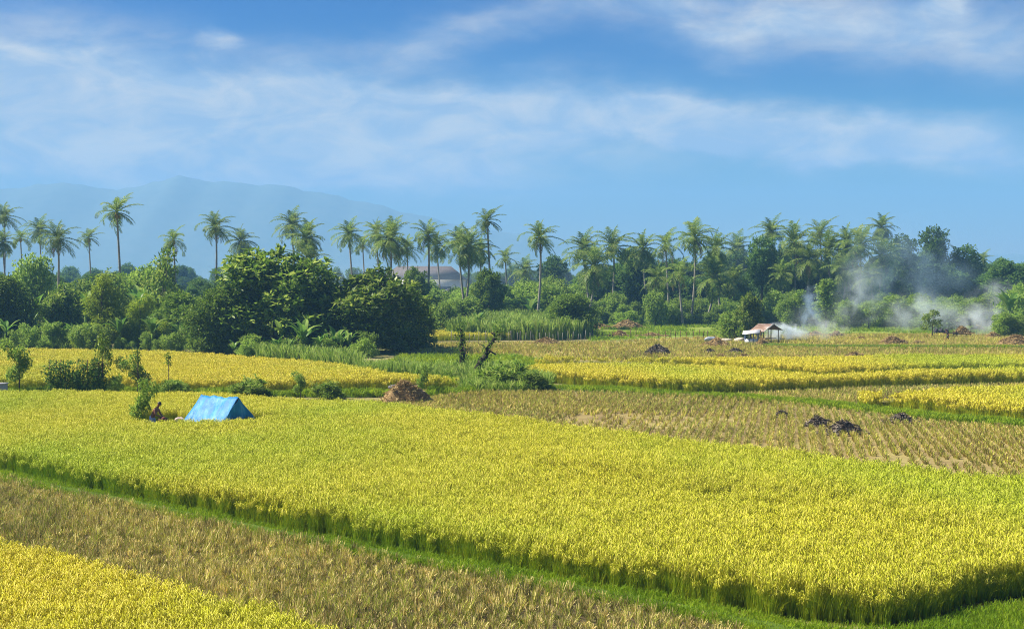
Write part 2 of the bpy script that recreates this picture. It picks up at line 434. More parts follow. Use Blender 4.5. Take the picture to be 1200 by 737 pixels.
# big field: finer clumps in front, sturdier ones behind
spl = 62.0
near_part = lambda P: P[:, 1] < spl
Pm = grid_points(poly_main, .19, R(-14), .42, 2)
keep = ~inside(Pm, TENT) & ~inside(Pm, man_gap)
Pm, rg = ragged(Pm[keep], poly_main, 2)
sm = rg * (.88 + .16 * vnoise(Pm[:, 0], Pm[:, 1], 6, 2) + .12 * vnoise(Pm[:, 0], Pm[:, 1], 1.3, 7))
for l in fall:
    d = dist_line(Pm, l) + .5 * vnoise(Pm[:, 0], Pm[:, 1], .9, 3)
    sm *= 1 - .55 * np.exp(-(d / .5) ** 2) * (vnoise(Pm[:, 0], Pm[:, 1], 5, 9) > .3)
o = scatter('ripe_rice', near_cl, Pm, 0, 1.0, sm, rot=.5, seed=2)
tag(o, 'yellow green rice of the large paddy around the blue tent', 'rice', kind='stuff')
rice('ripe_rice', 'ripe rice of the rear paddy in front of the dark tree clump', far_cl, poly_backl, .34, 3)
rice('ripe_rice', 'ripe rice paddy with a dark shaded edge behind the harvested plot', far_cl, poly_midr, .33, 4)
rice('ripe_rice', 'farther band of ripe rice beneath the straw coloured plot', far_cl, poly_midr_back, .36, 5)
rice('ripe_rice', 'small wedge of ripe rice beside the curving green bank', far_cl, poly_right, .31, 6)
rice('ripe_rice', 'thin distant strip of ripe rice behind the pale channel', far_cl, poly_strip_far, .6, 16)

# ---- stubble
stub_n = [stub_clump(s, n_, .18, .36, .015, g_, .06) for s, n_, g_ in ((40, 30, .3), (41, 26, .55), (42, 24, .75), (43, 30, .2), (44, 22, .6))]
stub_f = [stub_clump(s, 16, .16, .32, .034, .5, .10, [M['stub_pale'], M['stub_green']]) for s in range(45, 49)]
P = grid_points(poly_stub_near, .17, R(84), .3, 11, row=.29)
o = scatter('rice_stubble', stub_n, P, 0, 1.0, (.6 + .6 * vnoise(P[:, 0], P[:, 1], 2.5, 4)) * np.random.default_rng(3).uniform(.6, 1.35, len(P)), seed=11, tilt=.18)
tag(o, 'brown and green rice stubble of the harvested strip between two ripe paddies', 'stubble', kind='stuff')
P = grid_points(poly_stub_mid, .24, R(79), .16, 12, row=.52)
P = P[(vnoise(P[:, 0], P[:, 1], 1.1, 12) > .14) & ((vnoise(P[:, 0], P[:, 1] * .6, 6, 12) > .27) | (np.random.default_rng(4).uniform(0, 1, len(P)) < .3))]
o = scatter('rice_stubble', stub_f, P, 0, 1.0, .7 + .6 * vnoise(P[:, 0], P[:, 1], 5, 4), seed=12, tilt=.15)
tag(o, 'straw coloured stubble in rows around the dark ash heaps', 'stubble', kind='stuff')
P = grid_points(poly_stub_right, .42, R(-10), .25, 13)
o = scatter('rice_stubble', stub_f, P, 0, 1.2, seed=13, tilt=.15)
tag(o, 'narrow brown stubble strip between the shaded rice edge and the small wedge paddy', 'stubble', kind='stuff')
P = grid_points(poly_straw_far, .62, R(-5), .45, 14)
P = P[vnoise(P[:, 0], P[:, 1] * .5, 5, 14) * .6 + np.random.default_rng(6).uniform(0, .6, len(P)) > .42]
o = scatter('rice_stubble', stub_f, P, 0, 1.5, seed=14, tilt=.2)
tag(o, 'sparse pale stubble of the far straw coloured plot', 'stubble', kind='stuff')

# ---- grassy bunds between the plots
def bund(line, w, h, z=.0):
    L = np.array(line); n = len(L)
    t = np.gradient(L, axis=0); t /= np.linalg.norm(t, axis=1)[:, None]
    nn = np.stack([-t[:, 1], t[:, 0]], 1)
    mb = MB(); prof = [(-1, 0), (-.55, .8), (0, 1), (.55, .8), (1, 0)]
    V = []
    for i in range(n):
        for a, b in prof: V.append((*(L[i] + nn[i] * a * w / 2), z + b * h))
    fs = []
    for i in range(n - 1):
        for j in range(4):
            k = i * 5 + j; fs.append((k, k + 5, k + 6, k + 1))
    mb.add(V, fs)
    o = obj('earth_bank', mb.mesh('earth_bank', [m_bank], True)); tag(o, kind='structure'); return L, nn

def fine_line(pts, z=0, step=.6):
    L = np.array([at(x, y, z) for x, y in pts]); d = np.r_[0, np.cumsum(np.linalg.norm(np.diff(L, axis=0), axis=1))]
    t = np.arange(0, d[-1], step)
    return np.stack([np.interp(t, d, L[:, 0]), np.interp(t, d, L[:, 1])], 1)

def grass_on(name, label, clumps, line, w, den, scl, seed, z=.05):
    rng = np.random.default_rng(seed)
    n = int(len(line) * .6 * w * den); i = rng.uniform(0, len(line) - 1.001, n); k = i.astype(int)
    P = line[k] + (line[k + 1] - line[k]) * (i - k)[:, None]
    t = np.gradient(line, axis=0)[k]; t /= np.linalg.norm(t, axis=1)[:, None]
    P = P + np.stack([-t[:, 1], t[:, 0]], 1) * (rng.uniform(-.5, .5, n) * w)[:, None]
    s = scl * (.7 + .6 * vnoise(P[:, 0], P[:, 1], 2, seed))
    o = scatter(name, clumps, P, z, s, seed=seed, tilt=.15)
    tag(o, label, 'grass', kind='stuff'); return o

gr_n = [tuft(s, 16, .10, .10, .24, .014, .10, M['grass']) for s in range(60, 63)]
gr_f = [tuft(s, 14, .16, .18, .42, .035, .18, M['grass']) for s in range(63, 66)]
line_a = fine_line([(-90, 542), (0, 560), (100, 581), (200, 601.5), (300, 622.5), (400, 643), (500, 661), (600, 680), (700, 698.5), (800, 717), (880, 734), (960, 751), (1040, 768)])
bund(line_a, .9, .18)
grass_on('bank_grass', 'bright short grass on the bank along the big paddy', gr_n, line_a, 1.25, 52, 1.0, 31, .08)
line_b = fine_line([(560, 458), (640, 456), (720, 459), (800, 464), (880, 469), (940, 474), (1000, 480), (1050, 486), (1120, 494), (1200, 501), (1300, 511)])
bund(line_b, 1.6, .2)
grass_on('bank_grass', 'bright grass on the curving bank between harvested plot and wedge paddy', gr_f, line_b, 2.2, 16, 1.0, 32, .08)
line_c = fine_line([(-90, 462), (0, 461), (150, 461), (300, 464), (400, 465), (480, 464), (560, 460)])
bund(line_c, 1.2, .2)
grass_on('bank_grass', 'grass and weeds on the bank between the two paddies of ripe rice', gr_f, line_c, 1.8, 14, 1.3, 33, .08)
line_d = fine_line([(900, 407), (960, 409), (1050, 409), (1200, 410), (1330, 410)])
bund(line_d, 1.2, .5)
grass_on('bank_grass', 'thin green bank across the far straw coloured plot', gr_f, line_d, 2.0, 6, 1.2, 34, .2)
# grassy corner past the big paddy's end
P = grid_points(px_poly([(800, 713.5), (900, 729), (990, 738), (1056, 738), (1105, 726), (1155, 712), (1210, 705), (1310, 690), (1310, 800), (960, 760)]), .15, 0, .45, 35)
o = scatter('bank_grass', gr_n, P, 0, 1.15, seed=35, tilt=.15); tag(o, 'lush green grass in the corner past the paddy end', 'grass', kind='stuff')
# meadow behind the straw plot
P = grid_points(poly_meadow, 1.1, 0, .45, 36)
P = P[vnoise(P[:, 0], P[:, 1], 8, 36) > .3]
o = scatter('meadow_grass', gr_f, P, 0, 1.6, seed=36, tilt=.15); tag(o, 'pale green meadow grass in front of the palm forest', 'grass', kind='stuff')
# mown green strip between the stubble and the far plots
poly_green = px_poly([(430, 436), (470, 418), (600, 418), (640, 424), (630, 445), (560, 454), (460, 448)])
P = grid_points(poly_green, .6, 0, .45, 37)
o = scatter('meadow_grass', gr_f, P, 0, 1.5, seed=37, tilt=.15); tag(o, 'rough grass behind the tall reed clump', 'grass', kind='stuff')

# ---- reeds, cane, weeds
reed = [tuft(s, 26, .35, 1.0, 1.8, .075, .75, M['cane'], 5, .55) for s in range(70, 74)]
cane = [tuft(s, 30, .5, 2.6, 4.0, .13, 1.1, M['cane'], 5, .6) for s in range(74, 78)]
weed = [tuft(s, 22, .22, .3, .75, .06, .35, M['grass'], 4, .5) for s in range(78, 81)]
poly_reed = px_poly([(420, 439), (452, 434), (500, 437), (560, 436), (600, 440), (636, 447), (646, 456), (600, 460), (540, 459), (548, 447), (500, 444), (430, 443)])
P = grid_points(poly_reed, .62, 0, .45, 41)
o = scatter('tall_grass', reed, P, 0, .85, .7 + .6 * vnoise(P[:, 0], P[:, 1], 3, 41), seed=41); tag(o, 'tall pale green reeds in front of the two dark stumps', 'grass', kind='stuff')
poly_cane = px_poly([(528, 397), (600, 399), (655, 399), (690, 396), (690, 386), (600, 384), (530, 386)])
P = grid_points(poly_cane, 1.15, 0, .45, 42)
o = scatter('sugar_cane', cane, P, 0, .95, .8 + .4 * vnoise(P[:, 0], P[:, 1], 4, 42), seed=42); tag(o, 'stand of light green cane behind the pale channel', 'cane', kind='stuff')
P = np.concatenate([grid_points(px_poly([(300, 417), (415, 424), (425, 434), (350, 424), (300, 421)]), .8, 0, .45, 43)])
o = scatter('tall_grass', reed, P, 0, 1.1, seed=43); tag(o, 'tall grass at the foot of the dark tree clump', 'grass', kind='stuff')
# ------------------------------------------------------------------ trees
def unit(v): return v / (np.linalg.norm(v, axis=-1, keepdims=True) + 1e-9)

def leaf_quads(rng, C, D, Nn, Ln, Wd):
    """folded diamond leaves: two triangles' worth of one quad"""
    S = unit(np.cross(D, Nn)); Nn = unit(np.cross(S, D))
    Ln = np.asarray(Ln).reshape(-1, 1); Wd = np.asarray(Wd).reshape(-1, 1)
    a = C; b = C + D * Ln * .45 + S * Wd * .5 + Nn * Wd * .18; c = C + D * Ln - Nn * Ln * .12; d = C + D * Ln * .45 - S * Wd * .5 + Nn * Wd * .18
    return np.stack([a, b, c, d], 1)

def sph(rng, n):
    return unit(rng.normal(0, 1, (n, 3)))

def lobes_to_crown(mb, rng, lobes, per_m2, Ln, Wd, rosette=1, shell=.55, droop=.15, upright=.35):
    for (cx, cy, cz, rx, ry, rz) in lobes:
        area = 4 * math.pi * ((rx * ry + rx * rz + ry * rz) / 3)
        n = int(area * per_m2)
        d = sph(rng, n); rad = shell + (1.06 - shell) * rng.uniform(0, 1, n) ** .6
        # uneven outline: pull in and push out by direction
        bump = 1 + .24 * np.sin(d[:, 0] * 7 + cx * 3) * np.sin(d[:, 1] * 6 + cy) + .18 * np.sin(d[:, 2] * 9 + cz * 2 + d[:, 0] * 4)
        C = np.array([cx, cy, cz]) + d * (rad * bump)[:, None] * np.array([rx, ry, rz])
        keep = rng.uniform(0, 1, n) > .25 * (d[:, 2] < -.3)
        C, d = C[keep], d[keep]; n = len(C)
        if rosette > 1:
            C = np.repeat(C, rosette, 0); d = np.repeat(d, rosette, 0)
        ax = unit(d * .6 + sph(rng, len(C)) * .95 + np.array([0, 0, upright - droop]))
        nn = unit(sph(rng, len(C)) * .7 + np.array([0, 0, .9]) + d * .3)
        k = rng.uniform(.65, 1.25, len(C))
        mb.quads(leaf_quads(rng, C, ax, nn, Ln * k, Wd * k))

def trunk_mesh(rng, H, r, lobes, mat, fork=.45, lean=(0, 0)):
    mb = MB()
    top = np.array([lean[0], lean[1], H * .8])
    pts = [np.array([0, 0, -.3]), np.array([lean[0] * .2 + rng.normal(0, .05), lean[1] * .2, H * fork * .5]), np.array([lean[0] * .5, lean[1] * .5, H * fork]), (top + np.array([lean[0] * .5, lean[1] * .5, H * fork])) / 2 + rng.normal(0, .15, 3), top]
    mb.tube(pts, [r * 1.35, r, r * .85, r * .55, r * .2], 8)
    st = pts[2]
    for (cx, cy, cz, rx, ry, rz) in lobes[:9]:
        e = np.array([cx, cy, cz]); s0 = st + (pts[3] - st) * rng.uniform(0, .8)
        mid = s0 * .5 + e * .5 + np.array([0, 0, -.12 * H * rng.uniform(0, 1)])
        mb.tube([s0, mid, e + np.array([0, 0, rz * .5])], [r * .45, r * .28, r * .08], 5)
    return mb.mesh('trunk', [mat], True)

TREES = {}
def proto_tree(key, seed, W, H, lobes, mat, per_m2, Ln, Wd, rosette=1, r=.2, fork=.4, shell=.55, droop=.15, upright=.35, lean=(0, 0), shoots=0):
    rng = np.random.default_rng(seed); mb = MB()
    lobes_to_crown(mb, rng, lobes, per_m2, Ln, Wd, rosette, shell, droop, upright)
    if shoots:           # leafy twigs standing clear of the outline
        for i in range(shoots):
            lb = lobes[rng.integers(0, len(lobes))]
            d = unit(np.array([rng.normal(0, .7), rng.normal(0, .7), 1.0]))
            p = np.array(lb[:3]) + d * np.array(lb[3:]) * .95
            ln = rng.uniform(.5, 1.1)
            m = 16; t = rng.uniform(0, 1, m)
            C = p + d * (t * ln)[:, None]
            ax = unit(sph(rng, m) + d * .8)
            mb.quads(leaf_quads(rng, C, ax, unit(sph(rng, m) * .5 + np.array([0, 0, 1])), Ln * rng.uniform(.8, 1.3, m), Wd * rng.uniform(.8, 1.2, m)))
    crown = mb.mesh('crown', [mat])
    tr = trunk_mesh(rng, H, r, lobes, M['bark'], fork, lean)
    V = np.empty(len(crown.vertices) * 3, np.float32); crown.vertices.foreach_get('co', V); V = V.reshape(-1, 3)
    lo, hi = np.percentile(V, 1, 0), np.percentile(V, 99, 0)
    TREES[key] = (crown, tr, float(hi[0] - lo[0]), float(V[:, 2].max()), float((hi[0] + lo[0]) / 2))

def rand_lobes(seed, n, W, H, zlo, big, flat=.8, top=True):
    rng = np.random.default_rng(seed); L = []
    for i in range(n):
        z = zlo + (H - zlo) * (i + .5) / n * .86
        k = 1 - .62 * max(0, (z - (zlo + H) * .5) / (H - zlo)) * 1.2
        a = i * 2.4 + rng.uniform(-.5, .5); rr = (W / 2 - big * .75) * k * math.sqrt(rng.uniform(.15, 1))
        b = big * rng.uniform(.75, 1.2)
        L.append((rr * math.cos(a), rr * math.sin(a), z, b, b, b * flat))
    if top: L.append((rng.normal(0, .3), rng.normal(0, .3), H - big * flat, big * .85, big * .85, big * flat))
    return L

for i in range(3):
    proto_tree(f'big{i}', 100 + i, 10, 11, rand_lobes(100 + i, 15, 10, 11, 1.4, 1.75), M['leaf_big'], 6.2, .68, .27, 4, .24, .25, .4, .2, .45, shoots=60)
for i in range(2):
    proto_tree(f'dense{i}', 110 + i, 7, 8, rand_lobes(110 + i, 13, 7, 8, 1.2, 1.5), M['leaf_dense'], 34, .30, .16, 2, .2, .3, .6)
proto_tree('round', 115, 4.6, 8, [(0, 0, 5.0, 2.1, 2.1, 2.6), (.2, .1, 6.4, 1.5, 1.5, 1.4), (-.2, 0, 3.8, 1.8, 1.8, 1.5)], M['leaf_dense'], 60, .26, .16, 2, .16, .4, .8, .1, .2)
for i in range(4):
    proto_tree(f'forest{i}', 120 + i, 9, 17, rand_lobes(120 + i, 16, 9, 17, 4.0, 2.2, .85), M['leaf_forest'], 10, .52, .30, 2, .3, .45, .6)
for i in range(2):
    proto_tree(f'tall{i}', 126 + i, 8, 17, [(0, 0, 14.6, 2.5, 2.5, 2.2), (1.6, .5, 12.2, 2.4, 2.2, 2.0), (-1.4, -.4, 11.6, 2.2, 2.2, 2.0), (.6, .8, 9.4, 2.3, 2.2, 2.0), (-.6, -.7, 8.2, 2.0, 2.0, 1.7), (1.9, -.3, 9.8, 1.6, 1.6, 1.4), (-2.1, .4, 13.4, 1.5, 1.5, 1.3)], M['leaf_forest'], 12, .50, .30, 2, .3, .5, .6)
for i in range(3):
    proto_tree(f'light{i}', 130 + i, 6.5, 6.5, rand_lobes(130 + i, 12, 6.5, 6.5, .9, 1.35, .85), M['leaf_light'], 18, .36, .19, 2, .14, .35, .55)
proto_tree('column', 134, 3, 8, [(0, 0, 2.2, 1.1, 1.1, 1.1), (.3, .1, 3.6, 1.25, 1.2, 1.1), (-.3, 0, 4.9, 1.3, 1.2, 1.1), (.15, .1, 6.2, 1.2, 1.1, 1.1), (-.1, 0, 7.2, .8, .8, .8)], M['leaf_light'], 26, .36, .22, 2, .14, .3, .5)
for i in range(2):
    rng = np.random.default_rng(136 + i)
    proto_tree(f'feather{i}', 136 + i, 6, 8, [(rng.normal(0, 1.3) * (1 - z / 9), rng.normal(0, .8), z, 1.7 * (1 - z / 11), 1.4 * (1 - z / 11), 1.2) for z in np.linspace(.8, 7.0, 13)], M['leaf_feather'], 34, .34, .07, 2, .10, .4, .3, .6, .1)
for i in range(3):
    proto_tree(f'sparse{i}', 140 + i, 3.2, 5, [(rng.normal(0, .8), rng.normal(0, .6), z, .62, .6, .42) for z in np.linspace(2.0, 4.7, 9)], M['leaf_big'], 18, .34, .15, 2, .07, .45, .3, .2, .3)
for i in range(2):
    proto_tree(f'sapling{i}', 145 + i, 2, 3.2, [(rng.normal(0, .45), rng.normal(0, .35), z, .5, .5, .36) for z in np.linspace(1.1, 2.9, 8)], M['leaf_light'], 46, .22, .10, 2, .05, .45, .3, .2, .3)
for i in range(2):
    proto_tree(f'bush{i}', 148 + i, 3, 2.2, rand_lobes(148 + i, 9, 3, 2.2, .3, .55, .8), M['leaf_light'], 40, .30, .09, 2, .05, .2, .4, .1, .5)

proto_tree('reedbush', 150, 3.2, 2.2, rand_lobes(150, 11, 3.2, 2.2, .3, .5, .9), M['cane'], 46, .50, .09, 2, .05, .2, .2, .1, .8, shoots=14)

def tree(key, label, px, top, base, w, Y=None, name='tree', cat='tree', group=None, rz=None):
    """px: centre column, top and base: rows in the photo (base on the ground unless Y is given)"""
    crown, tr, W, H, cxo = TREES[key]
    if Y is None: Y = depth_of(base)
    p = atd(px, top, Y); sxy = w / F * Y / W; sz = p[2] / H
    rz = RNG.uniform(0, 6.28) if rz is None else rz
    t = thing(name, label, cat, (p[0], Y, 0), rz, group)
    t.scale = (sxy, sxy, sz)
    obj('trunk', tr, t); obj('crown', crown, t)
    return t

GF, GB, GP, GU = 'dark trees of the clump by the paddy', 'trees closing the far side of the fields', 'coconut palms above the treetops', 'young trees at the forest edge'
# clump beside the rear paddy
tree('big0', 'broad dark glossy tree with ragged top, widest of the clump', 322, 284, 413, 128, group=GF, rz=.4)
tree('big1', 'dark glossy tree at the open end of the clump beside the white sheets', 436, 303, 413, 112, group=GF, rz=1.9)
tree('big2', 'thin-topped dark tree joining the two big glossy trees', 383, 318, 412, 62, group=GF, rz=3.0)
tree('dense0', 'rounded fine-leaved dark tree in front of the widest glossy tree', 254, 330, 414, 74, group=GF)
tree('big2', 'glossy tree whose crown leans out over the white sheets', 474, 334, 410, 62, group=GF, rz=.2)
tree('feather0', 'yellow-green feathery bamboo bush pointed at the top', 120, 316, 409, 66, group=GF, name='bamboo_bush')
tree('feather1', 'lower feathery bamboo bush next to the pointed one', 163, 340, 408, 56, group=GF, name='bamboo_bush')
tree('big1', 'small round dark tree with big leaves between banana plants', 74, 327, 402, 46, group=GF, rz=.9)
tree('sparse0', 'thin open tree rising above the bamboo towards the widest glossy tree', 192, 285, 400, 46, Y=176, group=GF)
tree('dense1', 'dark leafy tree cut by the picture edge over the banana plants', 3, 318, 405, 60, group=GF)
tree('light0', 'mid-green tree behind the round dark tree', 112, 312, 395, 62, Y=195, group=GF)
tree('light1', 'mid-green dome-shaped tree behind the feathery bamboo', 172, 303, 395, 66, Y=200, group=GF)
tree('light2', 'bright green mound of a tree behind the banana plants', 38, 294, 395, 58, Y=210, group=GF)
tree('dense0', 'shadowy tree filling the gap under the thin open tree', 212, 338, 405, 60, Y=172, group=GF)
tree('forest0', 'tree with a rounded top behind the bamboo, taller than its neighbours', 136, 318, 395, 50, Y=215, group=GF)
tree('light1', 'green bush tree at the far end beyond the banana plants', 8, 345, 400, 50, Y=185, group=GF)
tree('column', 'small pale tree beside the open end of the clump', 487, 372, 408, 22, group=GF)
# middle distance
tree('dense1', 'dark green round bush tree at the end of the cane stand', 668, 341, 395, 54, group=GB)
tree('round', 'dense egg-shaped dark tree above the cane', 573, 312, 378, 34, Y=225, group=GB)
tree('round', 'small dome-topped tree behind the clump end', 487, 311, 375, 30, Y=235, group=GB)
tree('forest1', 'hazy blue-green round tree behind the lone tall palm', 647, 297, 372, 34, Y=330, group=GB)
tree('light0', 'pale green bush tree to one side of the lone tall palm', 612, 340, 385, 52, Y=240, group=GB)
tree('light1', 'small broad tree next to the egg-shaped tree over the cane', 545, 345, 388, 46, Y=215, group=GB)
tree('light2', 'low light bush tree at the cane edge facing the clump', 520, 352, 394, 40, Y=200, group=GB)
tree('light0', 'green bush tree before the hazy houses', 505, 345, 390, 34, Y=235, group=GB)
tree('light2', 'leafy tree between the lone palm and the bush at the cane end', 645, 330, 380, 44, Y=262, group=GB)
# forest wall, from the cane stand to the edge
FW = [('forest0', 694, 318, 40, 282, 'dark forest tree nearest the bush at the cane end'), ('forest1', 722, 308, 44, 284, 'forest tree under the first palm group'),
      ('forest2', 748, 300, 46, 274, 'heart-leaved dark tree standing before the palms'), ('forest3', 775, 318, 44, 285, 'forest tree with pale bare trunk base behind the meadow'),
      ('forest0', 803, 322, 40, 285, 'low dark forest tree between tall palm trunks'), ('forest1', 832, 318, 46, 288, 'dark forest tree behind the twin pale trunks'),
      ('forest2', 858, 316, 44, 280, 'hazy dark tree behind the hut tree'), ('tall0', 893, 274, 40, 262, 'tall dark billowing tree above the hut'),
      ('forest3', 912, 300, 46, 268, 'dark tree behind the hut smoke'), ('forest0', 940, 305, 46, 270, 'forest tree under the palms behind the small leafy column'),
      ('forest1', 966, 306, 44, 272, 'dark forest tree just beyond the leafy column'), ('forest2', 1000, 316, 48, 270, 'forest tree wrapped by the tallest smoke'),
      ('tall1', 1058, 272, 44, 285, 'tall hazy tree with two rounded heads above the smoke'), ('tall0', 1094, 262, 42, 290, 'tallest round-headed tree on the forest skyline'),
      ('forest3', 1040, 300, 46, 275, 'dark forest tree behind the blue smoke'), ('forest0', 1075, 298, 48, 285, 'blue-shadowed tree below the tallest round head'),
      ('tall1', 1131, 284, 40, 290, 'dark round-headed tree after the tallest one on the skyline'), ('forest1', 1112, 308, 48, 285, 'shaded tree in the dip between two round-headed trees'),
      ('forest2', 1160, 318, 44, 285, 'low tree in the skyline dip near the edge'), ('forest3', 1178, 302, 44, 270, 'mid-green forest tree near the end of the skyline'),
      ('forest0', 1205, 306, 46, 272, 'forest tree cut off by the picture edge'), ('forest1', 880, 335, 44, 285, 'dim tree deep behind the hut'),
      ('forest2', 1020, 335, 46, 290, 'dim tree deep behind the rising smoke'), ('forest3', 1140, 335, 48, 292, 'dim tree deep behind the field worker')]
for k, px, top, w, Y, lb in FW:
    tree(k, lb, px, top, 380, w, Y=Y, group=GB)
LT = [('light0', 735, 362, 383, 24, 'small light tree with pale stems before the palm trunks'), ('light1', 768, 336, 383, 26, 'olive round-topped tree standing before the palms'),
      ('light2', 705, 362, 382, 24, 'pale leafy tree at the meadow edge'), ('column', 968, 325, 386, 26, 'narrow bright leafy column at the forest edge'),
      ('light1', 925, 345, 384, 30, 'leafy tree between the hut and the bright column'), ('column', 938, 338, 384, 18, 'slim dark leafy column next to the bright one'),
      ('light0', 990, 348, 385, 30, 'light tree inside the white smoke'), ('light2', 1018, 352, 385, 36, 'pale bush tree behind the wide smoke'),
      ('light1', 1050, 342, 385, 44, 'broad pale tree ahead of the blue smoke'), ('light0', 1100, 350, 388, 52, 'spreading pale tree by the field worker'),
      ('light2', 1075, 342, 384, 36, 'pale tree in the gap before the spreading one'), ('light0', 1140, 345, 384, 38, 'light tree beyond the brown cart'),
      ('light1', 1165, 338, 384, 40, 'light tree behind the upper smoke wisp'), ('light2', 1193, 330, 386, 46, 'tall light tree at the picture edge'),
      ('sparse1', 1093, 362, 396, 22, 'thin small tree in the smoke before the spreading pale tree'),
      ('light0', 1176, 362, 396, 24, 'small round field tree near the straw heap'), ('light1', 1193, 366, 396, 24, 'yellowish small field tree at the picture edge'),
      ('light2', 860, 352, 383, 26, 'light tree just behind the hut tree'), ('light1', 800, 364, 382, 22, 'low light tree among the tall palm trunks'),
      ('light0', 835, 364, 382, 22, 'low light tree at the foot of the twin pale trunks')]
for k, px, top, base, w, lb in LT:
    tree(k, lb, px, top, base, w, group=GU)
tree('big0', 'dark-stemmed leaning tree rising beside the hut', 880, 340, 401, 34, Y=186, rz=2.0)
tree('bush0', 'big-leaved bush beside the hut tree', 856, 362, 401, 38, Y=188, name='bush', cat='bush')
# saplings and bushes in the rice
tree('sapling0', 'young tree at the picture edge by the grey block', 22, 396, 461, 34, name='sapling')
tree('sapling1', 'bushy sapling behind the leaning one near the man', 163, 413, 463, 38, name='sapling')
tree('sparse2', 'thin bare-stemmed sapling taller than the trellis vines', 120, 385, 463, 20, name='sapling')
tree('reedbush', 'rounded leafy bush on the bank behind the blue tent', 292, 437, 466, 44, name='bush', cat='bush')
tree('bush0', 'low bush on the bank between sapling and blue tent', 205, 443, 464, 38, name='bush', cat='bush')
tree('sapling0', 'upright leafy shrub on the bank past the tent', 352, 434, 468, 22, name='bush', cat='bush')
tree('reedbush', 'low ragged bush following the upright shrub on the bank', 384, 441, 467, 34, name='bush', cat='bush')
tree('sapling1', 'leafy shrub standing directly behind the big straw heap', 493, 425, 462, 20, name='bush', cat='bush')
tree('reedbush', 'dense bush at the foot of the leaning stump', 590, 414, 455, 62, name='bush', cat='bush')
tree('reedbush', 'trailing bush where the reeds end', 622, 428, 457, 44, name='bush', cat='bush')
tree('bush1', 'dark small bush next to the bushy sapling', 134, 436, 463, 18, name='bush', cat='bush')

# ------------------------------------------------------------------ palms
def frond(mb, rng, az, el, L, bias, mat=0, nl=26, lw=.095, ll=1.0, sag=1.0):
    k = 9; t = np.linspace(0, 1, k)
    e = el - sag * 1.45 * t ** 1.5 * (.6 + .4 * math.cos(el))
    step = L / (k - 1)
    h = np.stack([np.cos(e) * math.cos(az), np.cos(e) * math.sin(az), np.sin(e)], 1)
    h = unit(h + np.outer(t, bias))
    pts = np.concatenate([[np.zeros(3)], np.cumsum(h[:-1] * step, 0)])
    mb.tube(pts, np.linspace(.06, .012, k), 4, mat, False)
    s = np.linspace(.12, .99, nl); seg = s * (k - 1); i = np.clip(seg.astype(int), 0, k - 2); fr = (seg - i)[:, None]
    C = pts[i] * (1 - fr) + pts[i + 1] * fr; D = unit(h[i] * (1 - fr) + h[i + 1] * fr)
    S = unit(np.cross(D, np.array([0, 0, 1.0])) + 1e-6); U = unit(np.cross(S, D))
    ln = ll * (np.sin(np.clip(s, 0, 1) * 2.6 + .45)) ** .8 * rng.uniform(.8, 1.15, nl)
    for sg in (-1, 1):
        d = unit(S * sg * .8 + D * .55 + U * .22 + rng.normal(0, .10, (nl, 3)))
        d2 = unit(d + np.array([0, 0, -.75]) + bias * .5)
        a = C; mid = C + d * (ln * .5)[:, None]; tip = mid + d2 * (ln * .55)[:, None]
        w = unit(np.cross(d, U)) * lw / 2
        P = np.stack([np.stack([a - w * .6, a + w * .6], 1), np.stack([mid - w, mid + w], 1), np.stack([tip - w * .25, tip + w * .25], 1)], 1)
        mb.strips(P, mat)

PALMS = []
for i in range(7):
    rng = np.random.default_rng(200 + i)
    wind = np.array([[.20, .0, 0], [.36, .08, 0], [.04, 0, 0], [.5, .1, .08], [-.15, -.1, 0], [.28, 0, .03], [.2, .12, 0]][i])
    nf = [29, 23, 33, 20, 28, 13, 36][i]
    mb = MB()
    for j in range(nf):
        q = (j + .5) / nf
        el = R(84) - R(150 if i in (2, 4, 6) else 132) * q ** .95 + rng.normal(0, .16)
        frond(mb, rng, j * 2.39996 + rng.normal(0, .35), el, 4.3 * rng.uniform(.7, 1.15) * (.75 + .25 * math.sin(q * 3)), wind + rng.normal(0, .05, 3), sag=rng.uniform(.6, 1.35))
    cr = mb.mesh('crown', [M['palm']])
    mb = MB()
    for j in range(3): frond(mb, rng, rng.uniform(0, 6.28), R(-40), 3.0, np.array([0, 0, -.4]), 0, 18, .08, .6)
    dead = mb.mesh('dry_fronds', [M['palm_dry']])
    mb = MB()
    for j in range(9):
        a = rng.uniform(0, 6.28); c = np.array([math.cos(a) * .38, math.sin(a) * .38, -.35 - rng.uniform(0, .4)])
        mb.tube([c + [0, 0, -.16], c + [0, 0, -.08], c + [0, 0, .06], c + [0, 0, .16]], [.04, .14, .13, .03], 6)
    mb.tube([[0, 0, -1.0], [0, 0, -.5], [0, 0, 0]], [.2, .3, .3], 6)
    nuts = mb.mesh('coconut_cluster', [M['coconut']], True)
    mb = MB()
    bx, by = rng.choice([-1, 1]) * rng.uniform(.3, 1.5), rng.normal(0, .5)
    t = np.linspace(0, 1, 9)
    mb.tube([np.array([(1 - q) ** 2 * bx * 1.2 + math.sin(q * 3.1) * .2, (1 - q) ** 2 * by, q * 18]) for q in t], np.linspace(.24, .13, 9) * np.where(t < .1, 1.3, 1), 8)
    PALMS.append((cr, dead, nuts, mb.mesh('trunk', [M['palm_bark']], True)))

